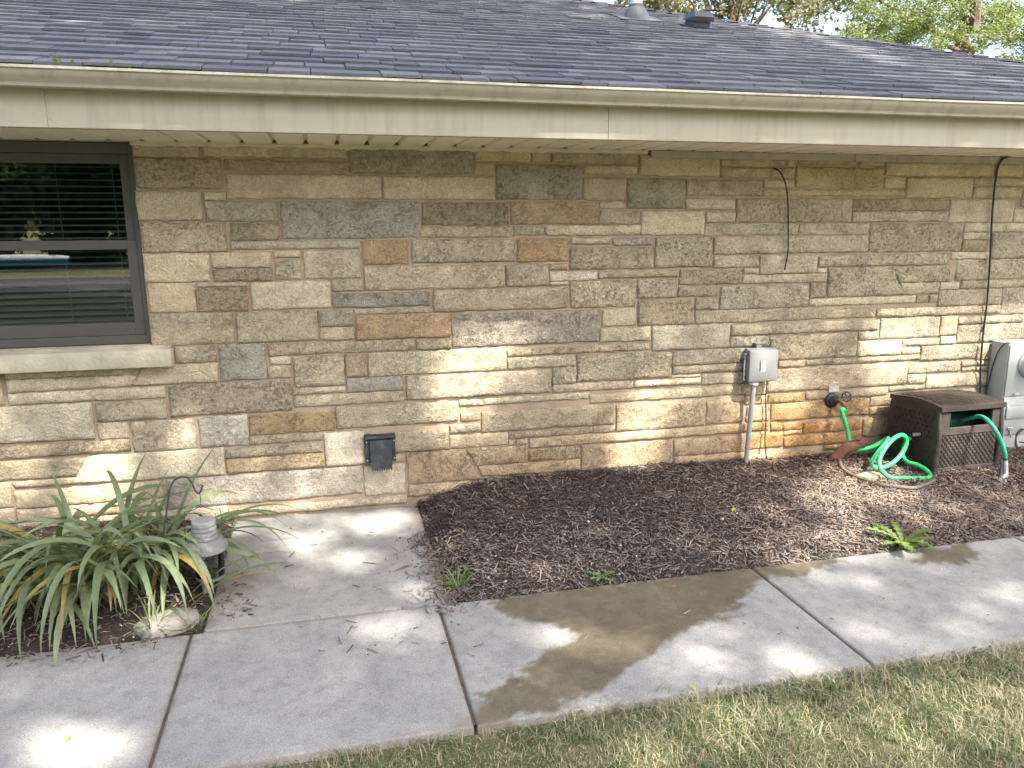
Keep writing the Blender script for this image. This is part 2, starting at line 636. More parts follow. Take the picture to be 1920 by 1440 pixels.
def slab(x0, x1, y0, y1, parent, tilt=0.0):
    g = 0.020
    bx = 0.010
    ux = np.concatenate([[x0, x0 + bx * 0.5, x0 + bx], np.linspace(x0 + bx + g, x1 - bx - g, max(2, int((x1 - x0) / g))), [x1 - bx, x1 - bx * 0.5, x1]])
    uy = np.concatenate([[y0, y0 + bx * 0.5, y0 + bx], np.linspace(y0 + bx + g, y1 - bx - g, max(2, int((y1 - y0) / g))), [y1 - bx, y1 - bx * 0.5, y1]])
    X, Y = np.meshgrid(ux, uy)
    ex = np.minimum(np.minimum(X - x0, x1 - X), np.minimum(Y - y0, y1 - Y))
    Z = -0.008 * (1 - np.clip(ex / bx, 0, 1)) ** 2 + tilt * (X - x0)
    nx, ny = len(ux), len(uy)
    Vt = np.stack([X, Y, Z], -1).reshape(-1, 3)
    idx = np.arange(nx * ny).reshape(ny, nx)
    Q = np.stack([idx[:-1, :-1], idx[:-1, 1:], idx[1:, 1:], idx[1:, :-1]], -1).reshape(-1, 4)
    rim = np.concatenate([idx[0, :], idx[1:, -1], idx[-1, -2::-1], idx[-2:0:-1, 0]])
    low = Vt[rim].copy()
    low[:, 2] -= 0.10
    b = len(Vt)
    k = len(rim)
    sk_ = np.stack([rim, b + np.arange(k), b + (np.arange(k) + 1) % k, np.roll(rim, -1)], -1)
    Vall = np.concatenate([Vt, low])
    o = mk_np('slab', Vall, np.concatenate([Q, sk_]), M['concrete'], parent, smooth=True)
    px, py = Vall[:, 0], Vall[:, 1]
    nn = np.array([nz(a, c, 9.0, 3.1) * 0.5 + nz(a, c, 30.0, 1.3) * 0.45 + nz(a, c, 3.0, 8.3) * 0.7 + nz(a, c, 70.0, 2.3) * 0.3 for a, c in zip(px, py)])
    for nm, polys, soft, amp in (('wet', WET, 0.016, 0.085), ('dirt', DIRT, 0.05, 0.09)):
        v = np.zeros(len(px))
        for pl in polys:
            sdv = poly_sd(px, py, pl) + nn * amp
            v = np.maximum(v, np.clip(0.5 - sdv / (2 * soft), 0, 1))
        if nm == 'dirt':
            e = np.minimum(np.minimum(px - x0, x1 - px), np.minimum(py - y0, y1 - py))
            v = np.maximum(v * 0.8, np.clip(0.55 - (e + nn * 0.02) / 0.03, 0, 0.5))
        at = o.data.attributes.new(nm, 'FLOAT', 'POINT')
        at.data.foreach_set('value', v.astype(np.float32))
    return o


walk = bpy.data.objects.new('pavement', None)
link(walk)
walk['kind'] = 'structure'
walk['label'] = 'grey concrete pavement of square slabs along the mulch bed'
for i in range(len(JX) - 1):
    slab(JX[i] + 0.006, JX[i + 1] - 0.006, WY0, WY1, walk)
slab(LX0, LX1, WY1 + 0.010, -0.012, walk)
# packed soil under the joints
M['joint'] = simple('joint_dirt', (0.085, 0.072, 0.058), 0.95, 0.3, 20, 0.8, 80)
mk('joint_soil', [(-7.6, WY0 + 0.02, -0.0105), (8.5, WY0 + 0.02, -0.0105), (8.5, WY1 + 0.012, -0.0105), (-7.6, WY1 + 0.012, -0.0105)], [(0, 1, 2, 3)], M['joint'], walk)


# ---------------------------------------------------------------- beds
HW = [(0.45, -0.03), (0.52, 0.0), (0.66, 0.065), (0.9, 0.118), (1.6, 0.125), (2.4, 0.12), (3.2, 0.095), (4.1, 0.085), (9, 0.085)]


def interp(x, T):
    if x <= T[0][0]:
        return T[0][1]
    for (a, b), (c, d) in zip(T, T[1:]):
        if x <= c:
            return b + (d - b) * (x - a) / (c - a)
    return T[-1][1]


def sstep(t):
    t = max(0.0, min(1.0, t))
    return t * t * (3 - 2 * t)


def bed_h(x, y):
    e = sstep((y - WY1) / 0.62)
    if x > 0:
        h = interp(x, HW)
        dent = -0.05 * max(0, 1 - ((x - 0.55) ** 2 + (y + 0.75) ** 2) / 0.04)
        return -0.012 + (h + 0.012) * (0.30 * sstep((y - WY1) / 0.12) + 0.70 * e) + 0.014 * nz(x, y, 3.0, 2.2) * e + 0.006 * nz(x, y, 11.0, 5.0) + dent * 0
    t = sstep((-0.62 - x) / 0.5)
    return -0.012 + (0.02 + 0.055 * t) * (0.25 * sstep((y - WY1) / 0.10) + 0.75 * e) + 0.012 * nz(x, y, 4.0, 6.0) * e


def bed(name, x0, x1, mat):
    g = 0.05
    nx = int((x1 - x0) / g)
    ny = int(1.33 / g)
    V = []
    for j in range(ny + 1):
        for i in range(nx + 1):
            x = x0 + (x1 - x0) * i / nx
            y = WY1 - 0.004 + (1.345) * j / ny
            V.append((x, y, bed_h(x, y)))
    Fc = [(j * (nx + 1) + i, j * (nx + 1) + i + 1, (j + 1) * (nx + 1) + i + 1, (j + 1) * (nx + 1) + i) for j in range(ny) for i in range(nx)]
    o = mk(name, V, Fc, mat, None, True)
    o['kind'] = 'structure'
    return o


bed('ground_mulch_bed', LX1 + 0.002, 8.5, M['soil'])
bed('ground_planting_bed', -7.6, LX0 - 0.002, M['soil'])


def chips(name, pts, label, cat, mats, mi, lmin, lmax, wmin, wmax, tilt=0.35):
    """little bark slivers: a flattened wedge of 6 vertices each"""
    n = len(pts)
    P = np.array(pts)
    L = (lmin + (lmax - lmin) * RNG.random(n) ** 2.2) * 0.5
    W = RNG.uniform(wmin, wmax, n) * 0.5
    H = W * RNG.uniform(0.35, 0.8, n)
    a = RNG.uniform(0, 2 * pi, n)
    tl = RNG.normal(0, tilt, n)
    tr = RNG.normal(0, tilt, n)
    d = np.stack([np.cos(a) * np.cos(tl), np.sin(a) * np.cos(tl), np.sin(tl)], -1)
    s = np.stack([-np.sin(a) * np.cos(tr), np.cos(a) * np.cos(tr), np.sin(tr)], -1)
    u = np.cross(d, s)
    sk1 = RNG.uniform(-0.5, 0.5, n)[:, None]
    d_, s_, u_ = d * L[:, None], s * W[:, None], u * H[:, None]
    Vv = np.stack([P - d_ - s_, P - d_ + s_ * 0.6 + d_ * sk1 * 0.3, P + d_ + s_ * 0.5, P + d_ - s_ * 0.7 - d_ * sk1 * 0.3,
                   P - d_ * 0.85 + u_, P + d_ * 0.8 + u_ * 1.2], 1).reshape(-1, 3)
    b = (np.arange(n) * 6)[:, None]
    T = np.array([(0, 3, 5), (0, 5, 4), (1, 4, 5), (1, 5, 2), (0, 4, 1), (3, 2, 5)])
    Q = (b[:, None, :] + T[None]).reshape(-1, 3)
    o = mk_np(name, Vv, Q, None, None, mats=mats, matidx=np.repeat(mi, len(T)))
    return tag(o, label, cat, kind='stuff')


def sample_bed(n, x0, x1, spill=0.0):
    out = []
    while len(out) < n:
        x = random.uniform(x0, x1)
        y = random.uniform(WY1 - 0.01, -0.005)
        if x > 5.2 and random.random() < 0.6:
            continue
        out.append((x, y, bed_h(x, y) + random.uniform(0.0, 0.022)))
    return out


pts = sample_bed(62000, LX1 + 0.0, 7.6)
# spill over the landing corner and the walk
for i in range(620):
    t = random.random()
    c = atZ(790 + 60 * t, 1000 + 150 * t, 0)
    r = abs(random.gauss(0, 0.10 + 0.05 * t))
    pts.append((c.x + random.uniform(-1.0, 0.8) * r, c.y + random.uniform(-0.7, 0.9) * r, 0.004 + random.random() * 0.006))
for i in range(70):
    c = atZ(random.uniform(540, 900), random.uniform(985, 1240), 0)
    pts.append((c.x, c.y, 0.005))
for i in range(26):
    c = atZ(random.uniform(900, 1900), random.uniform(1090, 1210), 0)
    pts.append((c.x, c.y, 0.004))
mi = []
for (x, y, z) in pts:
    q = random.random()
    tan_ = 0.035 + 0.24 * sstep((x - 1.5) / 1.8) + 0.07 * nz(x, y, 1.7, 4.0)  # sunlight on the right end put into the mix as tan chips
    grey = 0.22 + 0.20 * nz(x, y, 2.3, 9.0) + 0.45 * sstep((-0.45 - y) / 0.6)
    mi.append(2 if q < tan_ else 1 if q < tan_ + grey else 0)
chips('mulch', pts, 'dark brown shredded bark mulch in the bed below the stone wall', 'mulch', [M['chipA'], M['chipB'], M['chipC']], np.array(mi), 0.008, 0.070, 0.003, 0.010)
pts = sample_bed(6500, -3.4, LX0 - 0.005)
for i in range(110):
    x = random.uniform(-1.7, -0.75)
    pts.append((x, WY1 - abs(random.gauss(0, 0.07)), 0.005))
for i in range(80):
    c = atZ(random.uniform(395, 480), random.uniform(1075, 1160), 0)
    pts.append((c.x, c.y, 0.005))
mi = [random.choice((0, 0, 1, 1, 2)) for p in pts]
chips('mulch', pts, 'grey brown bark mulch and litter under the long-leaved plant', 'mulch', [M['chipA'], M['chipB'], M['chipC']], np.array(mi), 0.012, 0.055, 0.004, 0.012)
# pebbles
pts = []
for i in range(95):
    x = random.uniform(0.6, 4.6)
    y = -1.32 + abs(random.gauss(0, 0.25)) if random.random() < 0.7 else random.uniform(-1.3, -0.1)
    y = min(y, -0.05)
    pts.append((x, y, bed_h(x, y) + 0.016))
for i in range(14):
    x = random.uniform(-1.7, -0.7)
    pts.append((x, random.uniform(-1.36, -1.22), 0.004))
V = []
Q = []
for (x, y, z) in pts:
    b = len(V)
    r = random.uniform(0.005, 0.011)
    for k in range(5):
        a = k * 2 * pi / 5 + random.random() * 0.4
        V.append((x + r * cos(a) * random.uniform(0.7, 1.3), y + r * sin(a) * random.uniform(0.7, 1.2), z - r * 0.3))
    V.append((x, y, z + r * 0.6))
    V.append((x, y, z - r * 0.9))
    for k in range(5):
        Q.append((b + k, b + (k + 1) % 5, b + 5))
        Q.append((b + (k + 1) % 5, b + k, b + 6))
tag(mk_np('gravel', np.array(V), np.array(Q), M['pebble']), 'scattered pale pebbles among the bark mulch', 'pebbles', kind='stuff')

# ================================================================== HOUSE
house = empty('stone_house', (0, 0, 0), 'single-storey house clad in cream split limestone under a dark shingled hip roof', 'house')
SOF = 2.150
WX0, WX1 = -3.6, 6.3
WIN = (-2.18, -0.948, 1.070, 2.147)        # opening x0,x1,z0,z1
# mortar plane with the window opening
mb = MB()


def rect(x0, x1, z0, z1, y=0.0):
    nx = max(1, int((x1 - x0) / 0.12))
    nzn = max(1, int((z1 - z0) / 0.12))
    V = [(x0 + (x1 - x0) * i / nx, y, z0 + (z1 - z0) * j / nzn) for j in range(nzn + 1) for i in range(nx + 1)]
    mb.add(V, [(j * (nx + 1) + i, j * (nx + 1) + i + 1, (j + 1) * (nx + 1) + i + 1, (j + 1) * (nx + 1) + i) for j in range(nzn) for i in range(nx)])


rect(WX0, WIN[0], -0.15, 2.3)
rect(WIN[1], WX1, -0.15, 2.3)
rect(WIN[0], WIN[1], -0.15, WIN[2])
rect(WIN[0], WIN[1], WIN[3], 2.3)
# reveals, side and back walls
for x in (WIN[0], WIN[1]):
    mb.add([(x, 0, WIN[2]), (x, 0.14, WIN[2]), (x, 0.14, WIN[3]), (x, 0, WIN[3])], [(0, 1, 2, 3)])
mb.add([(WX0, 0.001, -0.15), (WX0, 9.0, -0.15), (WX0, 9.0, 2.3), (WX0, 0.001, 2.3)], [(0, 1, 2, 3)])
mb.add([(WX1, 0.001, -0.15), (WX1, 9.0, -0.15), (WX1, 9.0, 2.3), (WX1, 0.001, 2.3)], [(0, 1, 2, 3)])
mb.add([(WX0, 9.0, -0.15), (WX1, 9.0, -0.15), (WX1, 9.0, 2.3), (WX0, 9.0, 2.3)], [(0, 1, 2, 3)])
wall = mb.build('wall', M['mortar'], house)

PAL = dict(c=(.455, .405, .295), t=(.40, .335, .23), s=(.42, .385, .295), g=(.33, .322, .285), h=(.365, .335, .26), l=(.46, .445, .395), k=(.305, .305, .28),
           n=(.215, .22, .215), e=(.265, .26, .21), o=(.375, .255, .13), u=(.415, .32, .195), a=(.35, .255, .15), b=(.335, .262, .175), d=(.22, .17, .115),
           r=(.325, .225, .155), p=(.42, .345, .25), y=(.38, .325, .205), Y=(.40, .335, .18), v=(.43, .345, .225), w=(.415, .285, .145))
STONES = """-1838 773 -1715 957 t0
-1685 957 -1008 955 -1033 908 -1689 910 t0
-1688 905 -1037 901 -1070 845 -1688 838 c0
-1003 952 -613 947 -620 844 -1065 845 c0
-1685 769 -904 827 c0
-1863 558 -1289 758 s0
-1262 648 -909 752 c1
-1265 547 -1111 637 c1
-1094 460 -759 630 c2
-1893 469 -1114 536 t2
-1903 458 -1343 445 -1405 345 -1918 344 t1
-1336 449 -616 449 -623 288 -1430 300 c0
-1721 331 -1412 336 -1434 298 -1721 298 t0
-1919 192 -1742 333 t0
-1722 180 -966 277 t0
-1938 96 -1739 181 t0
-1721 104 -967 169 t0
-1728 48 -964 93 t0
-937 103 169 277 g1
-953 -30 -626 92 c1
-611 21 430 66 c1
-943 2078 -618 2144 t0
-589 2084 163 2146 h0
-939 1916 -511 2066 y2
-488 2010 172 2061 b1
-485 1862 347 1987 t0
-949 1746 -626 1895 t0
-604 1853 -498 1893 c0
-605 1739 -233 1841 g1
-209 1643 557 1841 g2
-938 1576 -512 1728 c2
-482 1637 -231 1726 b2
-487 1586 209 1625 k0
-943 1414 -615 1563 c0
-590 1487 -286 1565 p0
-594 1411 -281 1476 b2
-262 1540 -125 1571 c0
-259 1416 -126 1520 c3
-101 1417 211 1571 c1
-936 1247 -702 1403 p0
-685 1383 -421 1397 c0
-687 1244 -422 1373 b3
-399 1248 33 1398 c0
-942 1063 -513 1232 t1
-488 1063 -52 1233 c1
-37 1140 156 1226 h2
-33 1059 157 1129 c1
-827 963 -614 1049 c3
-597 846 -349 1052 g2
-329 980 510 1042 t2
-322 928 -210 969 c0
-337 849 -215 914 p1
-193 789 89 963 c3
-878 652 -219 829 h3
-203 744 91 778 c1
-203 668 434 728 t1
106 739 430 819 k1
-737 460 -474 637 l1
-461 515 18 627 o2
34 521 765 647 t1
-463 459 -60 502 t2
-605 387 -61 435 t2
-605 294 -52 374 u2
-41 291 194 494 l0
210 348 704 475 h1
210 287 434 331 t1
183 83 425 272 l0
456 673 1367 815 c2
781 615 1620 650 c1
1631 582 2706 635 t1
783 518 906 565 t1
918 437 1800 563 v1
715 448 907 495 c1
715 348 1082 426 t0
1094 384 1644 422 t2
1655 382 1803 425 t2
1093 342 1130 372 t1
1141 342 1212 373 v1
1225 313 2739 370 v1
445 337 807 332 896 134 449 137 v2
821 331 1213 328 1214 225 880 222 v2
1225 222 1565 302 v2
887 211 1566 207 1568 135 915 151 v2
1579 133 2219 296 v2
449 54 1573 122 v1
183 2004 880 2145 e1
902 2079 1231 2142 t0
898 2003 1014 2060 b0
364 1862 1012 1984 t0
1027 1861 1550 2057 k3
582 1712 1093 1838 d3
1111 1717 1662 1843 a1
572 1642 1121 1700 t1
1132 1653 1317 1701 h1
233 1491 484 1625 o1
514 1497 1130 1627 c3
1151 1493 1468 1626 o1
233 1341 1068 1473 t1
1082 1345 1345 1471 b1
50 1344 216 1404 h1
52 1245 609 1323 n2
634 1204 1470 1328 t1
167 1203 621 1227 t1
173 1053 732 1192 o1
521 979 733 1035 t2
744 985 1680 1182 g3
101 835 222 969 r1
234 831 1075 968 c1
1086 916 2033 951 t3
1086 835 1529 899 c1
1245 2082 1354 2145 b0
1365 2077 1908 2142 h1
1570 2013 1907 2059 t0
1930 2006 2465 2124 t0
1568 1857 1837 1987 r0
1851 1810 2237 1986 e2
2248 1889 2769 1981 b1
1674 1810 1840 1844 t0
1673 1715 1937 1791 h1
1950 1647 2378 1787 c0
1328 1648 1939 1702 t0
2248 1803 2584 1862 c0
2391 1723 2590 1783 c0
2389 1641 3057 1707 c1
1494 1595 1745 1629 t0
1766 1585 2024 1622 l2
1486 1438 2039 1567 t2
2050 1442 2440 1626 c3
2451 1522 3598 1626 c1
2460 1435 2779 1506 c2
1356 1439 1471 1473 a0
1357 1373 1662 1424 l0
1673 1383 2209 1422 t1
1357 1346 1472 1362 l0
1491 1202 1923 1363 c2
1938 1250 2197 1364 c3
2226 1328 2662 1418 c3
2219 1250 2500 1312 t2
1705 1077 1924 1183 c0
1944 1075 2331 1232 b3
2342 1165 2502 1236 c3
1692 978 2029 1064 c1
2049 907 2597 1063 c1
2520 1162 3170 1307 c3
2346 1074 3704 1151 t1
2608 985 3739 1052 t1
2608 905 2892 973 c2
1543 729 2186 894 c3
1378 724 1532 824 c3
1382 668 1924 713 t1
1935 672 2401 708 c0
2197 802 2893 894 c2
2199 746 2895 791 t1
2198 722 2398 735 c0
2414 662 2736 731 t1
1814 381 2450 556 v2
2461 388 2728 538 v2
2232 179 2761 292 v2
2237 123 2769 168 v1
2717 574 2898 647 v0
2746 506 2906 563 v0
2759 385 2932 494 v1
2750 314 2934 372 w1
2772 188 3050 291 w2
2780 99 3294 140 t2
2909 584 4012 740 v1
2917 505 3196 565 w2
3207 513 3863 565 v1
3874 538 4171 566 t1
2945 377 3720 492 w2
3731 435 4117 500 v1
3733 372 4120 424 v1
2949 308 3037 356 w1
3048 305 3196 356 w1
3207 272 3675 346 w1
3063 273 3196 294 v0
3061 183 3678 256 w1
3689 214 4374 341 v2
3391 138 4383 169 t1
2476 2071 2938 2120 t1
2949 2069 2994 2127 t0
2479 2000 2999 2055 t1
2780 1941 3002 1983 c0
3028 2087 3469 2121 u1
3480 2086 3671 2127 t1
3016 1941 3677 2065 Y1
2781 1889 3848 1923 Y0
3689 2025 4552 2109 t0
3688 1940 3848 2008 t0
2601 1721 3447 1864 t2
3458 1796 4211 1867 u2
3461 1721 4214 1782 c1
3068 1640 3590 1705 c2
3609 1519 4352 1703 c3
2792 1388 3217 1503 c1
3229 1428 4260 1499 c3
2674 1391 2781 1422 c1
2673 1326 3296 1377 c1
3228 1388 3294 1412 c0
3182 1220 3296 1315 t2
3307 1411 3799 1414 3914 1223 3319 1223 c3
3806 1412 4269 1416 4287 1306 3871 1309 c3
3879 1300 4203 1299 4201 1224 3921 1225 c1
3181 1166 4020 1209 c0
4031 1163 4124 1209 t2
4135 1165 4197 1210 t1
4569 2027 4795 2112 t0
3859 1880 4388 2007 t0
4399 1965 4908 2009 t0
4404 1879 4812 1947 t0
4823 1822 4993 1949 t0
4225 1716 4763 1862 c0
4774 1715 5011 1802 c0
4365 1649 5021 1703 c0
4363 1597 4503 1638 c0
4514 1597 4590 1638 c0
4364 1514 4565 1586 u1
4617 1463 5053 1637 c2
4283 1463 4606 1503 c0
4806 2028 4959 2115 t0
4341 1315 5077 1452 c2
4220 1251 4373 1295 l0
4391 1255 5087 1304 c1
4213 1135 4746 1240 c1
4761 1059 5119 1244 c2
3715 1070 4750 1124 c2
3758 916 4241 1059 c2
4252 923 4388 1057 u1
4399 998 5130 1048 c2
4403 860 5152 987 c2
3589 919 3747 970 c2
3586 803 3942 904 c0
3953 859 4254 902 c1
4265 861 4392 912 l0
3954 800 4100 847 t1
4113 746 4586 848 c2
3191 756 4102 789 c2
2979 751 3180 793 t1
4025 657 4462 731 c2
4473 690 4697 721 c1
4476 652 4701 679 c0
4023 581 4167 644 c2
4183 542 4714 631 c0
2903 804 3575 966 t3
4597 733 5175 844 c1
4712 648 5189 722 c1
4725 527 5208 637 c1
4131 352 5489 516 c1"""


def stone(poly, code, seed):
    """poly: TL,TR,BR,BL (x,z). Rock-faced block standing proud of the mortar."""
    tl, tr, br, bl = [Vector((a, b)) for a, b in poly]
    w = max((tr - tl).length, (br - bl).length)
    h = max((tl - bl).length, (tr - br).length)
    pit = int(code[1])
    cell = 0.020
    nx = max(3, min(44, int(w / cell)))
    nh = max(2, min(12, int(h / cell)))
    prot = random.uniform(0.011, 0.021)
    amp = (0.007, 0.0085, 0.010, 0.011)[pit]
    V = []
    tilt = random.uniform(-0.004, 0.004)

    def ed(t):                                     # dense rim for a rounded arris
        return t
    us = [0, 0.006 / max(w, .03)] + [i / nx for i in range(1, nx)] + [1 - 0.006 / max(w, .03), 1]
    vs = [0, 0.006 / max(h, .02)] + [i / nh for i in range(1, nh)] + [1 - 0.006 / max(h, .02), 1]
    us = sorted(set(us))
    vs = sorted(set(vs))
    for v in vs:
        for u in us:
            p = bl.lerp(br, u).lerp(tl.lerp(tr, u), v)
            du = min(u, 1 - u) * w
            dv = min(v, 1 - v) * h
            e = min(du, dv)
            f = min(1.0, e / 0.012)
            rel = mnoise.fractal(Vector((p.x * 11 + seed, p.y * 15, seed)), 0.9, 2.1, 4) * amp
            y = -(prot * (0.45 + 0.55 * sqrt(f))) - rel * (0.35 + 0.65 * f) - tilt * (v - 0.5)
            j = 0.0062 * (1 - f)
            jx = mnoise.fractal(Vector((p.x * 24, p.y * 24, seed)), 0.8, 2.0, 3) * j
            jz = mnoise.fractal(Vector((p.x * 24, p.y * 24, seed + 9)), 0.8, 2.0, 3) * j
            V.append((p.x + jx, min(y, -0.003), p.y + jz))
    n = len(us)
    k = len(vs)
    Fc = [(b * n + a, b * n + a + 1, (b + 1) * n + a + 1, (b + 1) * n + a) for b in range(k - 1) for a in range(n - 1)]
    rim = [a for a in range(n)] + [b * n + n - 1 for b in range(1, k)] + [(k - 1) * n + a for a in range(n - 2, -1, -1)] + [b * n for b in range(k - 2, 0, -1)]
    b0 = len(V)
    for r in rim:
        V.append((V[r][0], 0.006, V[r][2]))
    m_ = len(rim)
    for i in range(m_):
        Fc.append((rim[i], b0 + i, b0 + (i + 1) % m_, rim[(i + 1) % m_]))
    c = (tl + br) / 2
    o = mk('stone', V, Fc, M['stone'], wall, True, origin=(c.x, 0, c.y))
    q = PAL[code[0]]
    mean = (.50, .440, .315)
    kk = 0.80 if code[0] in 'ouwaY' else 0.58
    q = tuple(mm + kk * (a_ - mm) for a_, mm in zip(q, mean))
    f = random.uniform(0.95, 1.09) * 1.31
    q = (q[0] * 1.025, q[1], q[2] * 0.985)
    o.color = (q[0] * f * random.uniform(.97, 1.03), q[1] * f, q[2] * f * random.uniform(.95, 1.05), (0.25, 0.55, 0.85, 1.0)[pit])
    return o


seed = 0
for ln in STONES.strip().splitlines():
    p = ln.split()
    v = [float(a) / 1000 for a in p[:-1]]
    if len(v) == 4:
        x0, z0, x1, z1 = v
        poly = ((x0, z1), (x1, z1), (x1, z0), (x0, z0))
    else:
        poly = ((v[0], v[1]), (v[2], v[3]), (v[4], v[5]), (v[6], v[7]))
    c_ = (sum(a for a, b in poly) / 4, sum(b for a, b in poly) / 4)
    poly = tuple((a + math.copysign(0.0022, a - c_[0]), b + math.copysign(0.0022, b - c_[1])) for a, b in poly)
    seed += 1
    stone(poly, p[-1], seed * 3.7)
# the courses that run on beyond the picture on both sides
z = 0.0
while z < 2.1:
    hgt = random.choice((0.10, 0.14, 0.19, 0.23))
    z1 = min(z + hgt, 2.14)
    for (xa, xb) in ((-2.75, -2.2), (4.96, 5.75)) if z > 0.9 else ((-2.75, -1.90), (4.96, 5.75)):
        x = xa
        if hgt > 0.16 or True:
            x1 = xb
            if xb - xa > 0.7 and random.random() < 0.6:
                xm = xa + random.uniform(0.3, 0.5)
                stone(((xa, z1), (xm - .012, z1), (xm - .012, z), (xa, z)), random.choice(('c1', 't0', 'h1', 'c0')), z * 31 + 5)
                x = xm
            stone(((x, z1), (x1, z1), (x1, z), (x, z)), random.choice(('c1', 't1', 'c2', 'b1')), z * 57 + xb)
    z = z1 + 0.013

# window sill
mb = MB()
mb.box(-2.30, -0.835, -0.095, -0.002, 0.953, 1.055, 0.012)
mb.add([(-2.30, -0.088, 1.053), (-0.84, -0.088, 1.053), (-0.84, 0.13, 1.082), (-2.30, 0.13, 1.082)], [(0, 1, 2, 3)])
sill = mb.build('sill', M['sill'], house, True)
tag(sill, 'pale stone sill under the window')

# ---- window
winp = bpy.data.objects.new('window', None)
link(winp, house)
winp['label'] = 'dark framed sash window with venetian blinds'
x0, x1, z0, z1 = WIN
Yf = 0.030
mb = MB()                                           # outer frame
mb.box(x1 - 0.030, x1 + 0.004, Yf, 0.13, z0 + 0.004, z1, 0.003)
mb.box(x0 - 0.004, x0 + 0.030, Yf, 0.13, z0 + 0.004, z1, 0.003)
mb.box(x0 + 0.030, x1 - 0.030, Yf, 0.13, z1 - 0.055, z1, 0.003)
mb.box(x0 + 0.030, x1 - 0.030, Yf, 0.13, z0 + 0.004, z0 + 0.050, 0.003)
mb.build('frame', M['frame'], winp)
for nm, za, zb, yy in (('upper', 1.575, z1 - 0.055, 0.066), ('lower', z0 + 0.050, 1.640, 0.044)):
    mb = MB()
    s = 0.052
    mb.box(x1 - 0.032 - s, x1 - 0.032, yy, yy + 0.03, za, zb, 0.003)
    mb.box(x0 + 0.032, x0 + 0.032 + s, yy, yy + 0.03, za, zb, 0.003)
    mb.box(x0 + 0.032 + s, x1 - 0.032 - s, yy, yy + 0.03, zb - 0.05, zb, 0.003)
    mb.box(x0 + 0.032 + s, x1 - 0.032 - s, yy, yy + 0.03, za, za + (0.05 if nm == 'upper' else 0.070), 0.003)
    mb.build('sash', M['frame'], winp)
    mb = MB()
    ya = yy + 0.014
    mb.add([(x0 + 0.08, ya, za + 0.045), (x1 - 0.08, ya, za + 0.045), (x1 - 0.08, ya, zb - 0.045), (x0 + 0.08, ya, zb - 0.045)], [(0, 1, 2, 3)])
    mb.build('pane', M['pane'], winp)
# venetian blind, lowered, slats open; its cords
nsl = 25
for k in range(nsl):
    zc = 1.205 + k * 0.0345
    if zc > 2.06:
        break
    mb = MB()
    yc = 0.165
    a = 0.16 if zc > 1.42 else 0.34
    for (dy, dz) in ((0, 0),):
        pr = [(-0.024, -0.024 * a - 0.002), (-0.012, -0.012 * a + 0.001), (0.0, 0.002), (0.012, 0.012 * a + 0.001), (0.024, 0.024 * a - 0.002)]
        V = []
        for (py, pz) in pr:
            for xx in (x0 + 0.09, x1 - 0.095):
                V += [(xx, yc + py, zc + pz), (xx, yc + py, zc + pz - 0.0022)]
        Fc = []
        for i in range(4):
            b = i * 4
            Fc += [(b, b + 2, b + 6, b + 4), (b + 1, b + 5, b + 7, b + 3)]
        Fc += [(0, 1, 3, 2), (16, 18, 19, 17)]
        mb.add(V, Fc)
    mb.build('slat', M['blind'], winp)
mb = MB()
mb.box(x0 + 0.09, x1 - 0.095, 0.145, 0.185, 2.065, 2.11)
mb.build('head_rail', M['blind'], winp)
mb = MB()
mb.box(x0 + 0.09, x1 - 0.095, 0.148, 0.182, 1.168, 1.186, 0.004)
mb.build('bottom_rail', M['blind'], winp)
for xx in (x1 - 0.14, x1 - 0.42, x0 + 0.3):
    mb = MB()
    mb.tube([(xx, 0.139, 1.18), (xx, 0.139, 2.09)], 0.0016, 5)
    mb.build('cord', M['blind'], winp)
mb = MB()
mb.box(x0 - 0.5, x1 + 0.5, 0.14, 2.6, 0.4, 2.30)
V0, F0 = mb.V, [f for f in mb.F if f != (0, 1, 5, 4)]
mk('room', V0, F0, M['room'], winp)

# ---- eaves: soffit panels, fascia boards, gutter
EY = -0.640
soffit = bpy.data.objects.new('soffit', None)
link(soffit, house)
x = -4.2
seam = 0.166
while x < 6.9:
    mb = MB()
    x1_ = x + seam - 0.009
    zo = SOF + random.uniform(0, 0.0025)
    # a shallow pan: flat face with turned-up edges
    V = []
    for (xx, dz) in ((x, 0.022), (x + 0.010, 0.0), (x1_ - 0.020, 0.0), (x1_ - 0.010, 0.004), (x1_, 0.022)):
        V += [(xx, EY + 0.004, zo + dz), (xx, -0.012, zo + dz + random.uniform(0, 0.003))]
    mb.add(V, [(2 * i, 2 * i + 1, 2 * i + 3, 2 * i + 2) for i in range(4)])
    mb.add([(x, EY, zo + 0.0225), (x + seam, EY, zo + 0.0225), (x + seam, 0.0, zo + 0.0225), (x, 0.0, zo + 0.0225)], [(0, 1, 2, 3)])
    mb.build('soffit_panel', M['soffit'], soffit)
    x += seam
mb = MB()                                              # caulk bead along the wall top
xs = np.arange(-0.95, 1.98, 0.02)
V = []
for xx in xs:
    d = 0.010 * mnoise.noise(Vector((xx * 9, 3, 0))) + 0.006 * mnoise.noise(Vector((xx * 31, 7, 0)))
    V += [(xx, -0.024, SOF + 0.004), (xx, -0.028, SOF - 0.010 + d * 0.5), (xx, -0.014, SOF - 0.020 + d), (xx, 0.0, SOF - 0.022 + d)]
mb.add(V, [(4 * i + j, 4 * i + j + 1, 4 * i + j + 5, 4 * i + j + 4) for i in range(len(xs) - 1) for j in range(3)])
mb.build('caulk_bead', M['caulk'], house, True)
mb = MB()
mb.box(1.99, 3.42, -0.034, -0.001, SOF - 0.042, SOF + 0.002, 0.003)
mb.build('frieze_board', M['gutter'], house)
mb = MB()
mb.box(3.424, 6.28, -0.034, -0.001, SOF - 0.044, SOF + 0.002, 0.003)
mb.build('frieze_board', M['gutter'], house)
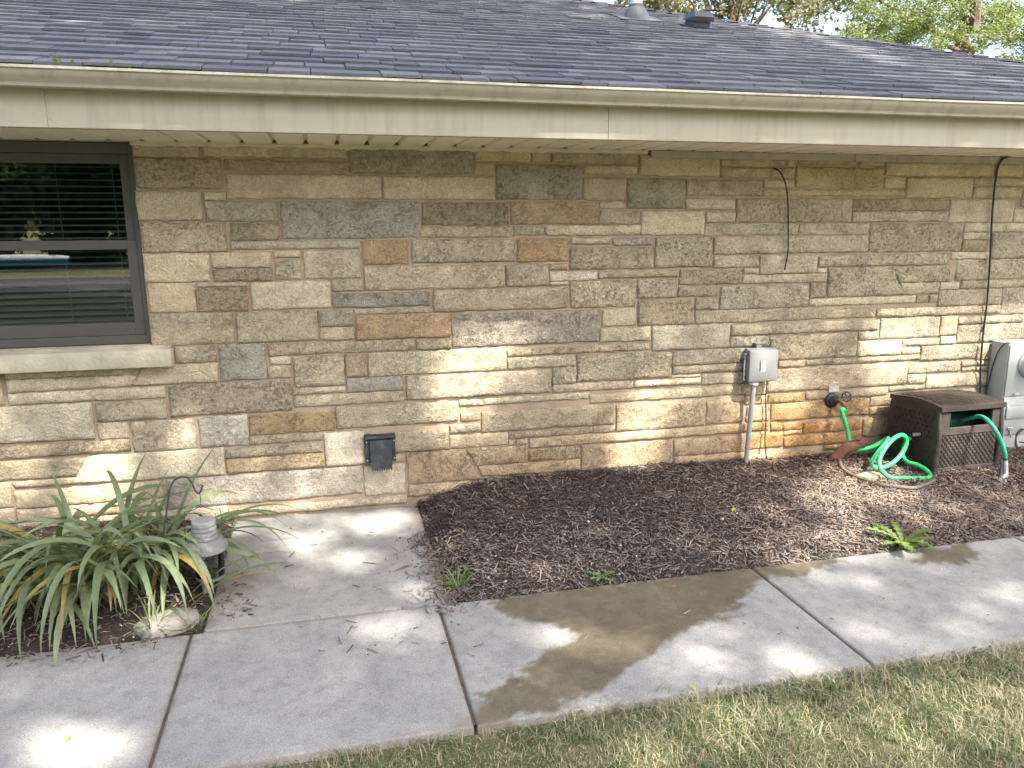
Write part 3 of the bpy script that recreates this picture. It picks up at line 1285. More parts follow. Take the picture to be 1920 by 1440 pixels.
fas = bpy.data.objects.new('fascia', None)
link(fas, house)
fj = [-4.2, atY(87, 200, EY).x, atY(1140, 230, EY).x, 6.9]
for i in range(3):
    mb = MB()
    ov = 0.0015 * i
    mb.box(fj[i] + (0.0004 if i else 0), fj[i + 1] - 0.0004, EY - 0.006 - ov, EY + 0.014, SOF - 0.006, 2.385, 0.002)
    mb.box(fj[i] + 0.001, fj[i + 1] - 0.001, EY + 0.0145, EY + 0.032, SOF - 0.006, SOF - 0.003)
    mb.build('fascia_board', M['fascia'], fas)
for (xx, zz) in ((fj[1] + .012, 2.29), (fj[1] + .012, 2.18), (fj[2] - .012, 2.29), (fj[2] - .012, 2.18), (fj[2] - .012, 2.235)):
    mb = MB()
    mb.lathe([(0.004, 0), (0.0035, 0.002)], (xx, EY - 0.008, zz), 8, 'y')
    mb.build('nail_head', M['gutter'], fas)
# K-style gutter: profile in (y outwards, z), extruded with a slight wave
prof = [(0.010, 2.378), (0.010, 2.316), (0.075, 2.312), (0.083, 2.318), (0.083, 2.328), (0.086, 2.334), (0.104, 2.352), (0.113, 2.372), (0.113, 2.384), (0.122, 2.386), (0.122, 2.394), (0.112, 2.395),
        (0.108, 2.390), (0.108, 2.374), (0.100, 2.355), (0.080, 2.330), (0.072, 2.316), (0.016, 2.320), (0.016, 2.378)]
xs = np.linspace(-4.2, 6.95, 90)
V = []
for xx in xs:
    dz = 0.0025 * mnoise.noise(Vector((xx * 1.1, 5, 0)))
    dy = 0.002 * mnoise.noise(Vector((xx * 1.7, 2, 0)))
    V += [(xx, EY - 0.008 - a - dy, b + dz - 0.013) for a, b in prof]
n = len(prof)
Fc = [(i * n + j, i * n + j + 1, (i + 1) * n + j + 1, (i + 1) * n + j) for i in range(len(xs) - 1) for j in range(n - 1)]
gut = mk('gutter', V, Fc, M['gutter'], house)
autosmooth(gut, 35)
lip = [(0.1125, 2.3835), (0.1235, 2.3850), (0.1240, 2.3960), (0.1110, 2.3970)]
V = []
for xx in xs:
    dz = 0.0025 * mnoise.noise(Vector((xx * 1.1, 5, 0)))
    dy = 0.002 * mnoise.noise(Vector((xx * 1.7, 2, 0)))
    V += [(xx, EY - 0.008 - a - dy, b + dz - 0.013) for a, b in lip]
M['lip'] = simple('worn_gutter_lip', (0.60, 0.57, 0.50), 0.45, 0.1, 6, 0.0, dirt=(0.10, 0.09, 0.07), dirtamt=0.75)
mk('lip', V, [(i * 4 + j, i * 4 + (j + 1) % 4, (i + 1) * 4 + (j + 1) % 4, (i + 1) * 4 + j) for i in range(len(xs) - 1) for j in range(4)], M['lip'], gut)

# ---- roof
TH = math.atan(0.364)
EU = Vector((1, 0, 0))
EV = Vector((0, cos(TH), sin(TH)))
EN = Vector((0, -sin(TH), cos(TH)))
R0 = Vector((0, -0.735, 2.386))
HIP = 6.215                                             # hip: x + y = HIP
RIDGE_Y = 4.46


def roofp(u, v, n=0.0):
    return R0 + EU * u + EV * v + EN * n


zr = R0.z + 0.364 * (RIDGE_Y - R0.y)
eb = 2 * RIDGE_Y - R0.y
xl = -4.3
hx = HIP - R0.y
mb = MB()
mb.add([(xl, R0.y, R0.z), (hx, R0.y, R0.z), (HIP - RIDGE_Y, RIDGE_Y, zr), (xl, RIDGE_Y, zr)], [(0, 1, 2, 3)])
mb.add([(hx, R0.y, R0.z), (hx, eb, R0.z), (HIP - RIDGE_Y, RIDGE_Y, zr)], [(0, 1, 2)])
mb.add([(xl, RIDGE_Y, zr), (HIP - RIDGE_Y, RIDGE_Y, zr), (hx, eb, R0.z), (xl, eb, R0.z)], [(0, 1, 2, 3)])
mb.add([(xl, R0.y, R0.z), (xl, RIDGE_Y, zr), (xl, eb, R0.z)], [(0, 1, 2)])
mb.add([(xl, R0.y, R0.z - 0.02), (xl, eb, R0.z - 0.02), (hx, eb, R0.z - 0.02), (hx, R0.y, R0.z - 0.02)], [(0, 3, 2, 1)])
roof = mb.build('roof', M['shingle'], house)
EXPO = 0.150
WID = (0.14, 0.19, 0.24, 0.28, 0.32, 0.36)
SH = []
for w in WID:
    g = 0.0035
    # wedge: thick butt, thin head; lower corners a little worn
    V = [(0, 0, 0.006), (w - g, 0, 0.006), (w - g, 0.205, 0.0), (0, 0.205, 0.0),
         (0.002, 0.002, 0.0190), (w - g - 0.002, 0.002, 0.0190), (w - g, 0.205, 0.003), (0, 0.205, 0.003),
         ((w - g) / 2, -0.0015, 0.0200), ((w - g) / 2, -0.0015, 0.006)]
    Fc = [(0, 3, 2, 1, 9), (4, 8, 5, 6, 7), (0, 9, 8, 4), (9, 1, 5, 8), (1, 2, 6, 5), (2, 3, 7, 6), (3, 0, 4, 7)]
    me = bpy.data.meshes.new('shingle')
    B = Matrix((EU, EV, EN)).transposed()
    me.from_pydata([tuple(B @ Vector(v)) for v in V], [], Fc)
    me.materials.append(M['shingle'])
    SH.append(me)
V = []
Fc = []
rows = int((RIDGE_Y - R0.y) / cos(TH) / EXPO) + 1
nind = 0
for k in range(rows):
    v = k * EXPO - 0.012
    y = R0.y + v * cos(TH)
    u = xl + random.uniform(0.0, 0.2)
    while u < HIP - y - 0.10:
        wi = random.randrange(len(WID))
        w = WID[wi]
        if u + w > HIP - y - 0.04:
            wi = 0
            w = WID[0]
        lam = random.choice((0.0, 0.0, 0.0035))
        dv = random.uniform(-0.004, 0.004)
        p = roofp(u, v + dv, lam + 0.002)
        inview = -2.3 < u < 5.4 - 0.05 * k
        if inview and nind < 300:
            o = bpy.data.objects.new('shingle', SH[wi])
            o.location = p
            link(o, roof)
            nind += 1
        else:
            b = len(V)
            V += [p + vv.co for vv in SH[wi].vertices]
            Fc += [tuple(b + i for i in f.vertices) for f in SH[wi].polygons]
        u += w
so = mk('shingles', V, Fc, M['shingle'], roof)
so['kind'] = 'stuff'
# hip caps
dirh = Vector((1, -1, -0.364)).normalized()
top = Vector((HIP - RIDGE_Y, RIDGE_Y, zr))
nb = Vector((0.364, 0, 1)).normalized()
nf = Vector((0, -0.364, 1)).normalized()
up = (nb + nf).normalized()
sL = (Vector((-1, 0, 0)) - dirh * dirh.dot(Vector((-1, 0, 0))))
L = (top - Vector((hx, R0.y, R0.z))).length
k = 0
s = 0.0
while s < L - 0.05:
    c = top + dirh * s + up * 0.012
    a, b = dirh * 0.21, up
    left = Vector((-1, 0, 0)) * 0.13
    left = left - nf * left.dot(nf)
    right = Vector((0, 1, 0)) * 0.13
    right = right - nb * right.dot(nb)
    t0, t1 = up * 0.004, up * 0.020
    V = [c + t0, c + left + t0 * 0.4, c + right + t0 * 0.4, c + a + t1, c + a + left + t1 * 0.8, c + a + right + t1 * 0.8, c + a + left, c + a + right, c + a + up * 0.004]
    mk('hip_cap', V, [(0, 3, 4, 1), (0, 2, 5, 3), (3, 8, 6, 4), (3, 5, 7, 8)], M['shingle'], roof)
    s += 0.165
# plumbing vent pipe with flashing boot
PB = Vector((2.775, 2.20, 3.455))
vp = bpy.data.objects.new('vent_pipe', None)
vp.location = PB
link(vp, roof)
M['pvc'] = simple('weathered_pvc', (0.55, 0.60, 0.63), 0.5, 0.06, 8)
M['lead'] = simple('grey_boot', (0.085, 0.095, 0.11), 0.6, 0.1, 20)
M['black_metal'] = simple('black_roof_vent', (0.035, 0.038, 0.045), 0.4, 0.1, 15)
mb = MB().lathe([(0.052, -0.05), (0.052, 0.75), (0.046, 0.752), (0.046, 0.6)], PB, 20)
mb.build('pipe', M['pvc'], vp, True)
mb = MB().lathe([(0.122, -0.03), (0.116, 0.015), (0.096, 0.065), (0.072, 0.100), (0.068, 0.102), (0.068, 0.122), (0.054, 0.124)], PB, 24)
mb.build('boot', M['lead'], vp, True)
mb = MB()
mb.add([roofp(PB.x - 0.19, (PB.y - R0.y) / cos(TH) - 0.2, 0.024), roofp(PB.x + 0.19, (PB.y - R0.y) / cos(TH) - 0.2, 0.024),
        roofp(PB.x + 0.19, (PB.y - R0.y) / cos(TH) + 0.2, 0.026), roofp(PB.x - 0.19, (PB.y - R0.y) / cos(TH) + 0.2, 0.026)], [(0, 1, 2, 3)])
mb.build('flashing', M['lead'], vp)
# low black exhaust hood
HB = Vector((3.20, 1.88, R0.z + 0.364 * (1.88 - R0.y)))
rv = bpy.data.objects.new('roof_vent', None)
rv.location = HB
link(rv, roof)
vv = (HB.y - R0.y) / cos(TH)


def rp(u, v, n):
    return roofp(HB.x + u * 0.72, vv + v * 0.72, 0.02 + (n - 0.02) * 0.72)


V = [rp(-.10, -.13, .045), rp(.10, -.13, .045), rp(.10, .16, .03), rp(-.10, .16, .03),
     rp(-.125, -.155, .085), rp(.125, -.155, .085), rp(.125, .16, .06), rp(-.125, .16, .06),
     rp(-.125, -.155, .135), rp(.125, -.155, .135), rp(.10, -.07, .185), rp(-.10, -.07, .185), rp(.10, .12, .14), rp(-.10, .12, .14)]
hd = mk('hood', V, [(4, 5, 9, 8), (8, 9, 10, 11), (11, 10, 12, 13), (13, 12, 6, 7), (4, 8, 11, 13, 7), (5, 6, 12, 10, 9), (4, 7, 6, 5)], M['black_metal'], rv)
bs = mk('base', [rp(-.10, -.125, .015), rp(.10, -.125, .015), rp(.10, .14, .015), rp(-.10, .14, .015), rp(-.10, -.125, .09), rp(.10, -.125, .09), rp(.10, .14, .07), rp(-.10, .14, .07)],
        [(0, 1, 5, 4), (1, 2, 6, 5), (2, 3, 7, 6), (3, 0, 4, 7)], M['lead'], rv)
fl = mk('flange', [rp(-.19, -.20, .022), rp(.19, -.20, .022), rp(.19, .2, .026), rp(-.19, .2, .026)], [(0, 1, 2, 3)], M['black_metal'], rv)

# ================================================================== FITTINGS ON THE WALL
M['grey_plastic'] = simple('grey_plastic', (0.165, 0.168, 0.17), 0.45, 0.05, 12)
M['pvc_grey'] = simple('grey_conduit', (0.24, 0.25, 0.265), 0.45, 0.05, 12)
M['white'] = simple('white_print', (0.75, 0.75, 0.73), 0.5, 0.02, 10)
M['black'] = simple('black_plastic', (0.018, 0.018, 0.020), 0.5, 0.15, 25)
M['vent_black'] = simple('weathered_black_vent', (0.030, 0.035, 0.042), 0.55, 0.25, 25, 0.3, 80, dirt=(0.16, 0.17, 0.18), dirtamt=0.35)
M['cable'] = simple('black_cable', (0.022, 0.020, 0.020), 0.6, 0.15, 25)
M['brass'] = simple('old_brass', (0.085, 0.06, 0.035), 0.55, 0.25, 40, metal=0.4)
M['hose'] = simple('green_hose', (0.028, 0.46, 0.145), 0.38, 0.08, 20, dirt=(0.03, 0.22, 0.07), dirtamt=0.3)
M['hose_teal'] = simple('teal_green_hose', (0.025, 0.34, 0.20), 0.38, 0.08, 20)
M['hose_grey'] = simple('old_grey_hose', (0.14, 0.115, 0.085), 0.7, 0.2, 25, 0.3, 90)
M['cloth'] = simple('brown_cloth', (0.26, 0.115, 0.075), 0.85, 0.2, 30, 0.6, 120)
M['resin'] = simple('brown_resin', (0.040, 0.027, 0.022), 0.55, 0.2, 18, 0.2, 120, dirt=(0.13, 0.11, 0.095), dirtamt=0.28)
M['resin_front'] = simple('lit_weathered_weave', (0.068, 0.054, 0.046), 0.6, 0.2, 18, 0.2, 120, dirt=(0.20, 0.17, 0.14), dirtamt=0.4)  # light on the front put into a paler tone than the sides
M['meter_grey'] = simple('meter_paint', (0.36, 0.385, 0.38), 0.45, 0.06, 10, dirt=(0.22, 0.22, 0.19), dirtamt=0.3)
M['steel'] = simple('galvanised', (0.45, 0.46, 0.46), 0.4, 0.1, 30, metal=0.5)
M['iron'] = simple('dark_iron', (0.050, 0.050, 0.056), 0.5, 0.2, 40)
M['solar'] = simple('weathered_grey_plastic', (0.17, 0.17, 0.172), 0.65, 0.15, 30, 0.3, 120, dirt=(0.42, 0.41, 0.39), dirtamt=0.65)
M['rock'] = simple('garden_rock', (0.25, 0.235, 0.205), 0.95, 0.25, 12, 1.0, 40, dirt=(0.18, 0.145, 0.11), dirtamt=0.7)
M['tanrock'] = simple('tan_rock', (0.42, 0.32, 0.18), 0.9, 0.15, 20, 0.6, 50)

# --- grey utility box on a conduit
ub = empty('utility_box', (2.78, 0, 0.80), 'grey plastic utility box with a white sticker, wall-mounted on a conduit', 'utility box')
bxl, bxr, bzb, bzt = 2.690, 2.905, 0.680, 0.897
mb = MB().box(bxl + 0.012, bxr - 0.004, -0.060, -0.022, bzb - 0.004, bzt + 0.002, 0.008)
mb.build('back_box', M['grey_plastic'], ub, True)
mb = MB().box(bxl, bxr, -0.118, -0.0605, bzb, bzt, 0.016)
mb.build('lid', M['grey_plastic'], ub, True)
for zz in (bzt - 0.045, bzb + 0.030):
    mb = MB()
    mb.box(bxl - 0.018, bxl - 0.001, -0.085, -0.055, zz - 0.018, zz - 0.012, 0.002)
    mb.box(bxl - 0.018, bxl - 0.001, -0.085, -0.055, zz + 0.012, zz + 0.018, 0.002)
    mb.box(bxl - 0.018, bxl - 0.013, -0.085, -0.055, zz - 0.0118, zz + 0.0118, 0.0)
    mb.build('hinge', M['grey_plastic'], ub)
mb = MB().tube([(bxl - 0.008, -0.072, bzb + 0.045), (bxl - 0.008, -0.072, bzt - 0.06)], 0.004, 8)
mb.build('hinge_pin', M['white'], ub)
mb = MB()
mb.box(2.775, 2.815, -0.050, -0.020, bzt + 0.003, bzt + 0.030, 0.003)
mb.box(2.765, 2.825, -0.056, -0.020, bzt + 0.030, bzt + 0.037, 0.002)
mb.build('mounting_lug', M['grey_plastic'], ub)
mb = MB().box(bxr, bxr + 0.014, -0.085, -0.062, 0.775, 0.80, 0.003)
mb.build('latch', M['grey_plastic'], ub)
# sticker with its bars of print (read sideways)
st = MB().box(2.778, 2.806, -0.1192, -0.1181, 0.752, 0.822).build('sticker', M['white'], ub)
mb = MB()
zz = 0.756
for k, hgt in enumerate((.006, .004, .007, .003, .006, .005, .008, .004, .006)):
    mb.box(2.766, 2.775, -0.1191, -0.1181, zz, zz + hgt)
    zz += hgt + 0.0022
mb.build('lettering', M['black'], ub)
mb = MB()
mb.box(2.783, 2.801, -0.1198, -0.1193, 0.8115, 0.8135)
mb.box(2.783, 2.799, -0.1198, -0.1193, 0.8055, 0.8070)
for k in range(16):
    a0, a1 = 2 * pi * k / 16, 2 * pi * (k + 1) / 16
    c = Vector((2.792, -0.1196, 0.787))
    mb.add([c + Vector((cos(a) * r, 0, sin(a) * r)) for a, r in ((a0, .0085), (a1, .0085), (a1, .0068), (a0, .0068))], [(0, 1, 2, 3)])
mb.box(2.789, 2.795, -0.1198, -0.1193, 0.784, 0.790)
mb.build('emblem', M['black'], st)
cx, cz = 2.757, bzb
mb = MB().lathe([(0.030, -0.016), (0.030, -0.002), (0.024, 0.0)], (cx, -0.075, cz - 0.004), 20)
mb.build('hub', M['white'], ub, True)
P0 = Vector((cx, -0.075, cz - 0.02))
P1 = Vector((cx - 0.03, -0.078, 0.02))
mb = MB().tube([P0, P0.lerp(P1, .5), P1], 0.0165, 14)
mb.build('conduit', M['pvc_grey'], ub, True)
P = [(2.874, -0.045, bzb - .004), (2.875, -0.04, 0.55), (2.89, -0.036, 0.4), (2.893, -0.035, 0.25), (2.91, -0.05, 0.08)]
tag(mk('cable', *tube(catmull(P, 6), 0.0045, 8), M['cable'], None, True), 'thin black cable dropping from the grey utility box to the mulch', 'cable')

# --- flapped exhaust vent
dv = empty('exhaust_vent', (0.282, 0, 0.27), 'black plastic dryer vent with a hanging flap, low on the wall', 'exhaust vent')
mb = MB()
mb.box(0.192, 0.225, -0.050, 0.0, 0.300, 0.452, 0.004)
mb.box(0.340, 0.372, -0.050, 0.0, 0.305, 0.452, 0.004)
mb.box(0.228, 0.337, -0.030, 0.0, 0.300, 0.452, 0.0)
mb.build('housing', M['vent_black'], dv, True)
mb = MB().box(0.188, 0.374, -0.072, -0.001, 0.4535, 0.474, 0.006)
mb.build('hood', M['vent_black'], dv, True)
mb = MB()
mb.add([(0.218, -0.070, 0.448), (0.350, -0.070, 0.448), (0.346, -0.083, 0.272), (0.222, -0.083, 0.272),
        (0.218, -0.062, 0.448), (0.350, -0.062, 0.448), (0.346, -0.075, 0.272), (0.222, -0.075, 0.272)],
       [(0, 3, 2, 1), (4, 5, 6, 7), (0, 1, 5, 4), (1, 2, 6, 5), (2, 3, 7, 6), (3, 0, 4, 7)])
fl = mb.build('flap', M['vent_black'], dv)
mb = MB()
for k in range(9):
    xx = 0.226 + k * 0.0138
    mb.box(xx, xx + 0.0075, -0.086, -0.074, 0.262, 0.2715)
mb.build('drip_edge', M['vent_black'], fl)
for (xx, zz) in ((0.200, 0.435), (0.364, 0.435), (0.200, 0.32), (0.364, 0.325)):
    MB().lathe([(0.005, 0), (0.004, 0.003)], (xx, -0.0502, zz), 8, 'y').build('screw', M['steel'], dv)

# --- loose cables on the wall
P = [atY(1451, 315, -0.012), atY(1462, 322, -0.06), atY(1472, 342, -0.07), atY(1477, 375, -0.055), atY(1478, 420, -0.045), atY(1478, 455, -0.04), atY(1477, 475, -0.04), atY(1471, 506, -0.035)]
tag(mk('cable', *tube(catmull(P, 6), 0.0048, 8), M['cable'], None, True), 'short black cable sticking out of the upper wall and hanging free', 'cable')
P = [(5.7, -0.045, 2.165), (5.0, -0.045, 2.163), (4.80, -0.045, 2.163), (4.66, -0.045, 2.160), (4.57, -0.045, 2.128), (4.545, -0.04, 2.03), (4.555, -0.035, 1.77), (4.58, -0.035, 1.48), (4.60, -0.035, 1.17),
     (4.60, -0.035, 0.94), (4.61, -0.035, 0.70), (4.64, -0.035, 0.47), (4.66, -0.04, 0.2), (4.66, -0.06, 0.07)]
tag(mk('cable', *tube(catmull(P, 6), 0.0065, 8), M['cable'], None, True), 'long black cable running down the wall beside the electricity meter', 'cable')

# --- electricity meter cabinet
em = empty('electricity_meter', (4.95, -0.09, 0.05), 'grey electricity meter cabinet with a round glass meter, beside the hose reel box', 'electricity meter')
mx0, mx1, my = 4.700, 5.060, -0.172
mb = MB().box(mx0, mx1, my + 0.004, -0.021, 0.05, 0.872, 0.006)
mb.build('cabinet', M['meter_grey'], em, True)
mb = MB().box(mx0 + 0.006, mx1 - 0.006, my - 0.006, my + 0.003, 0.485, 0.862, 0.004)
up_ = mb.build('upper_cover', M['meter_grey'], em, True)
mb = MB().box(mx0 + 0.006, mx1 - 0.006, my - 0.008, my + 0.003, 0.195, 0.478, 0.004)
lo_ = mb.build('lower_cover', M['meter_grey'], em, True)
MB().box(mx0 + 0.03, mx1 - 0.03, my - 0.020, my - 0.0085, 0.32, 0.415, 0.009).build('recess_panel', M['meter_grey'], lo_, True)
mb = MB().box(mx0 + 0.006, mx1 - 0.006, my - 0.006, my + 0.003, 0.055, 0.188, 0.004)
mb.build('base_cover', M['meter_grey'], em, True)
mc = (4.885, my - 0.006, 0.715)
MB().lathe([(0.098, 0.0), (0.098, 0.014), (0.090, 0.018), (0.086, 0.018)], mc, 32, 'y').build('meter_ring', M['steel'], em, True)
M['meter_face'] = simple('meter_face', (0.60, 0.60, 0.57), 0.4, 0.03, 10)
mf = MB().lathe([(0.085, 0.010), (0.084, 0.060), (0.076, 0.080), (0.060, 0.090), (0.0, 0.093)], mc, 32, 'y').build('meter_dome', M['meter_face'], em, True)
mb = MB()
mb.box(mc[0] - .040, mc[0] - .004, mc[1] - 0.0955, mc[1] - 0.090, 0.742, 0.748)
mb.box(mc[0] - .034, mc[0] - .010, mc[1] - 0.0960, mc[1] - 0.090, 0.672, 0.698)
mb.build('meter_display', M['hose_grey'], mf)
MB().box(mx0 + 0.03, mx0 + 0.13, my - 0.0075, my - 0.0061, 0.822, 0.845).build('sticker', M['white'], em)
mb = MB()
mb.tube([(mx0 + 0.07, my - 0.014, 0.497), (mx0 + 0.07, my - 0.03, 0.505), (mx0 + 0.10, my - 0.03, 0.505), (mx0 + 0.10, my - 0.014, 0.497)], 0.004, 8)
mb.build('latch', M['steel'], em)
mb = MB()
mb.tube([(mx0 + 0.085, my - 0.012, 0.24), (mx0 + 0.085, my - 0.02, 0.205), (mx0 + 0.095, my - 0.02, 0.18)], 0.006, 8)
mb.box(mx0 + 0.06, mx0 + 0.11, my - 0.018, my - 0.0085, 0.235, 0.255, 0.003)
mb.build('hasp', M['steel'], em)
P = [(mx0 + .012, my + 0.0, 0.874), (mx0 - 0.01, my + 0.03, 0.868), (mx0 - 0.008, my + 0.08, 0.80), (mx0 - 0.006, my + 0.115, 0.68), (mx0 - 0.012, -0.04, 0.5), (mx0 - 0.012, -0.035, 0.3)]
tag(mk('cable', *tube(catmull(P, 6), 0.0035, 6), M['cable'], None, True), 'thin dark wire drooping down the side of the meter cabinet', 'cable')
# coil of spare cable on the ground
c = Vector((4.79, -0.30, bed_h(4.79, -0.30) + 0.015))
P = []
for k in range(70):
    a = k * 0.36
    r = 0.085 + 0.012 * sin(k * 0.7)
    P.append(c + Vector((r * cos(a) * 1.1, 0.45 * r * sin(a) - 0.02, 0.085 + r * sin(a) * 0.85 + 0.004 * sin(k * 1.9))))
P.append(P[-1] + Vector((-0.12, 0.02, 0.02)))
tag(mk('coiled_cable', *tube(P, 0.0045, 6), M['cable'], None, True), 'coil of black cable lying at the foot of the meter cabinet', 'cable')

# --- spigot
sp = empty('water_spigot', (3.42, 0, 0.49), 'old brass garden tap with a black collar on the wall', 'water tap')
sc_ = Vector((3.405, -0.014, 0.505))
MB().lathe([(0.052, 0.0), (0.052, 0.012), (0.046, 0.018), (0.030, 0.020), (0.028, 0.03)], sc_ + Vector((0, 0, -0.005)), 24, 'y').build('wall_flange', M['black'], sp, True)
MB().tube(catmull([sc_ + Vector((0.0, -0.02, 0)), sc_ + Vector((0.02, -0.06, 0)), sc_ + Vector((0.04, -0.085, -0.02)), sc_ + Vector((0.05, -0.09, -0.055))], 5), [0.013] * 8 + [0.016] * 8, 12).build('spout', M['brass'], sp, True)
mb = MB()
hc = sc_ + Vector((0.075, -0.06, 0.028))
ring = [hc + Vector((0.030 * cos(a) * 0.75, -0.018 * cos(a), 0.034 * sin(a))) for a in [2 * pi * k / 18 for k in range(19)]]
mb.tube(ring, 0.0055, 6)
for k in range(4):
    a = k * pi / 2 + 0.4
    mb.tube([hc, hc + Vector((0.030 * cos(a) * 0.75, -0.018 * cos(a), 0.034 * sin(a)))], 0.004, 6)
mb.tube([sc_ + Vector((0.03, -0.055, 0.0)), hc], 0.007, 8)
mb.build('hand_wheel', M['iron'], sp, True)
MB().box(3.375, 3.455, -0.0225, -0.001, 0.555, 0.600, 0.006).build('mortar_patch', M['concrete_block'], sp)

# --- hose reel box
HBX, HBY, HBZ = 3.845, -0.530, 0.075
hb = empty('hose_reel_box', (HBX, HBY, HBZ), 'brown wicker-pattern resin hose reel box beside the meter cabinet', 'hose reel')
hb.rotation_euler = (0, 0, radians(2.4))
BW, BD, BH = 0.515, 0.430, 0.455


def hbx(name, mbx, mat, smooth=False, parent=None):
    me = bpy.data.meshes.new(name)
    me.from_pydata([tuple(v) for v in mbx.V], [], mbx.F)
    me.materials.append(mat)
    o = bpy.data.objects.new(name, me)
    link(o, parent or hb)
    if smooth:
        autosmooth(o)
    return o


def wav(z):                                            # gentle S of the box corners
    t = z / BH
    return -0.022 + 0.030 * sin(t * pi * 0.92 + 0.25) - 0.03 * (1 - t) * 0.3


# left/right side walls with the curved front edge
for nm, xx, x2 in (('side_panel', 0.0, 0.020), ('side_panel', BW - 0.020, BW)):
    mb = MB()
    nzs = 14
    V = []
    for k in range(nzs + 1):
        zz = BH * k / nzs
        yf = -wav(zz) * 0.8
        yb = BD + 0.012 * sin(pi * k / nzs)
        bul = 0.010 * sin(pi * k / nzs)
        for (x_, y_) in ((xx - (bul if xx < .1 else 0), yf), (x2 + (bul if xx > .1 else 0), yf), (x2 + (bul if xx > .1 else 0), yb), (xx - (bul if xx < .1 else 0), yb)):
            V.append((x_, y_, zz))
    Fc = []
    for k in range(nzs):
        for j in range(4):
            Fc.append((k * 4 + j, k * 4 + (j + 1) % 4, (k + 1) * 4 + (j + 1) % 4, (k + 1) * 4 + j))
    Fc += [(3, 2, 1, 0), tuple(nzs * 4 + j for j in range(4))]
    mb.add(V, Fc)
    s_ = hbx(nm, mb, M['resin'], True)
    # raised weave on the outer face of the side
    if xx < .1:
        mb = MB()
        for r in range(11):
            for c in range(9):
                z_ = 0.045 + r * 0.033
                y_ = 0.045 + c * 0.041 + (0.020 if r % 2 else 0)
                if y_ + 0.03 > BD - 0.02:
                    continue
                bul = 0.010 * sin(pi * z_ / BH)
                mb.box(-bul - 0.006, -bul + 0.004, y_, y_ + 0.032, z_, z_ + 0.015)
        hbx('weave', mb, M['resin'], False, s_)
# back, front (with the slot), frame
mb = MB().box(0.021, BW - 0.021, BD - 0.02, BD, 0.0, BH)
hbx('back_panel', mb, M['resin'])
mb = MB()
f0 = 0.004
mb.box(0.021, BW - 0.021, f0 + 0.006, f0 + 0.022, 0.05, 0.270)
mb.box(0.021, 0.085, f0 - 0.004, f0 + 0.018, 0.2705, 0.420, 0.003)
mb.box(BW - 0.085, BW - 0.021, f0 - 0.004, f0 + 0.018, 0.2705, 0.420, 0.003)
mb.box(0.0855, BW - 0.0855, f0 - 0.004, f0 + 0.018, 0.2705, 0.318, 0.003)
mb.box(0.021, BW - 0.021, f0 - 0.004, f0 + 0.018, 0.022, 0.0495, 0.003)
fp = hbx('front_panel', mb, M['resin_front'])
mb = MB()                                               # basket weave: short bulged strips, alternate rows offset, with raised spacer
for r in range(11):
    z_ = 0.056 + r * 0.0194
    for c in range(14):
        x_ = 0.028 + c * 0.0345 + (0.017 if r % 2 else 0)
        if x_ + 0.030 > BW - 0.024:
            continue
        y_ = f0 + 0.006
        mb.add([(x_, y_, z_), (x_ + 0.030, y_, z_ - 0.004), (x_ + 0.030, y_, z_ + 0.010), (x_, y_, z_ + 0.014),
                (x_ + 0.005, y_ - 0.009, z_ + 0.001), (x_ + 0.025, y_ - 0.009, z_ - 0.002), (x_ + 0.025, y_ - 0.009, z_ + 0.009), (x_ + 0.005, y_ - 0.009, z_ + 0.012)],
               [(4, 5, 6, 7), (0, 1, 5, 4), (1, 2, 6, 5), (2, 3, 7, 6), (3, 0, 4, 7)])
hbx('weave', mb, M['resin_front'], False, fp)
for xx in (0.004, BW - 0.004):                          # wavy corner posts
    mb = MB()
    P = [(xx, -wav(BH * k / 12) * 0.8 - 0.004, BH * k / 12 - 0.02) for k in range(13)]
    mb.tube(P, 0.015, 8)
    hbx('corner_post', mb, M['resin_front'], True)
mb = MB()                                               # dished, sloping lid
nx, ny = 12, 10
V = []
for j in range(ny + 1):
    for i in range(nx + 1):
        u, v = i / nx, j / ny
        V.append((-0.006 + (BW + 0.012) * u, -0.016 + (BD + 0.028) * v, BH + 0.006 + 0.020 * sin(pi * min(1, v * 1.1)) + 0.004))
n = nx + 1
Fc = [(j * n + i, j * n + i + 1, (j + 1) * n + i + 1, (j + 1) * n + i) for j in range(ny) for i in range(nx)]
mb.add(V, Fc)
rim = [i for i in range(n)] + [j * n + nx for j in range(1, ny + 1)] + [ny * n + i for i in range(nx - 1, -1, -1)] + [j * n for j in range(ny - 1, 0, -1)]
low = [Vector(V[r]) - Vector((0, 0, 0.030)) for r in rim]
b = len(mb.V)
mb.V += low
for i in range(len(rim)):
    j = (i + 1) % len(rim)
    mb.F.append((rim[i], b + i, b + j, rim[j]))
M['resin_lid'] = simple('dark_resin_lid', (0.050, 0.038, 0.032), 0.55, 0.2, 18, 0.2, 120, dirt=(0.12, 0.10, 0.085), dirtamt=0.3)
lid = hbx('lid', mb, M['resin_lid'], True)
mb = MB()
for r in range(11):
    for c in range(15):
        x_ = 0.03 + c * 0.0315 + (0.015 if r % 2 else 0)
        v = 0.09 + r * 0.072
        y_ = -0.022 + (BD + 0.034) * v
        if x_ + 0.026 > BW - 0.02:
            continue
        zt = BH + 0.010 + 0.020 * sin(pi * min(1, v * 1.1))
        mb.box(x_, x_ + 0.026, y_, y_ + 0.020, zt - 0.004, zt + 0.005)
hbx('weave', mb, M['resin_lid'], False, lid)
mb = MB().lathe([(0.012, 0.0), (0.012, 0.06)], (-0.005, 0.14, 0.25), 10)
mb.rot(radians(90), (-0.005, 0.14, 0.25), 'Y')
mb.V = [v - Vector((0.055, 0, 0)) for v in mb.V]
hbx('hose_connector', mb, M['steel'], True)
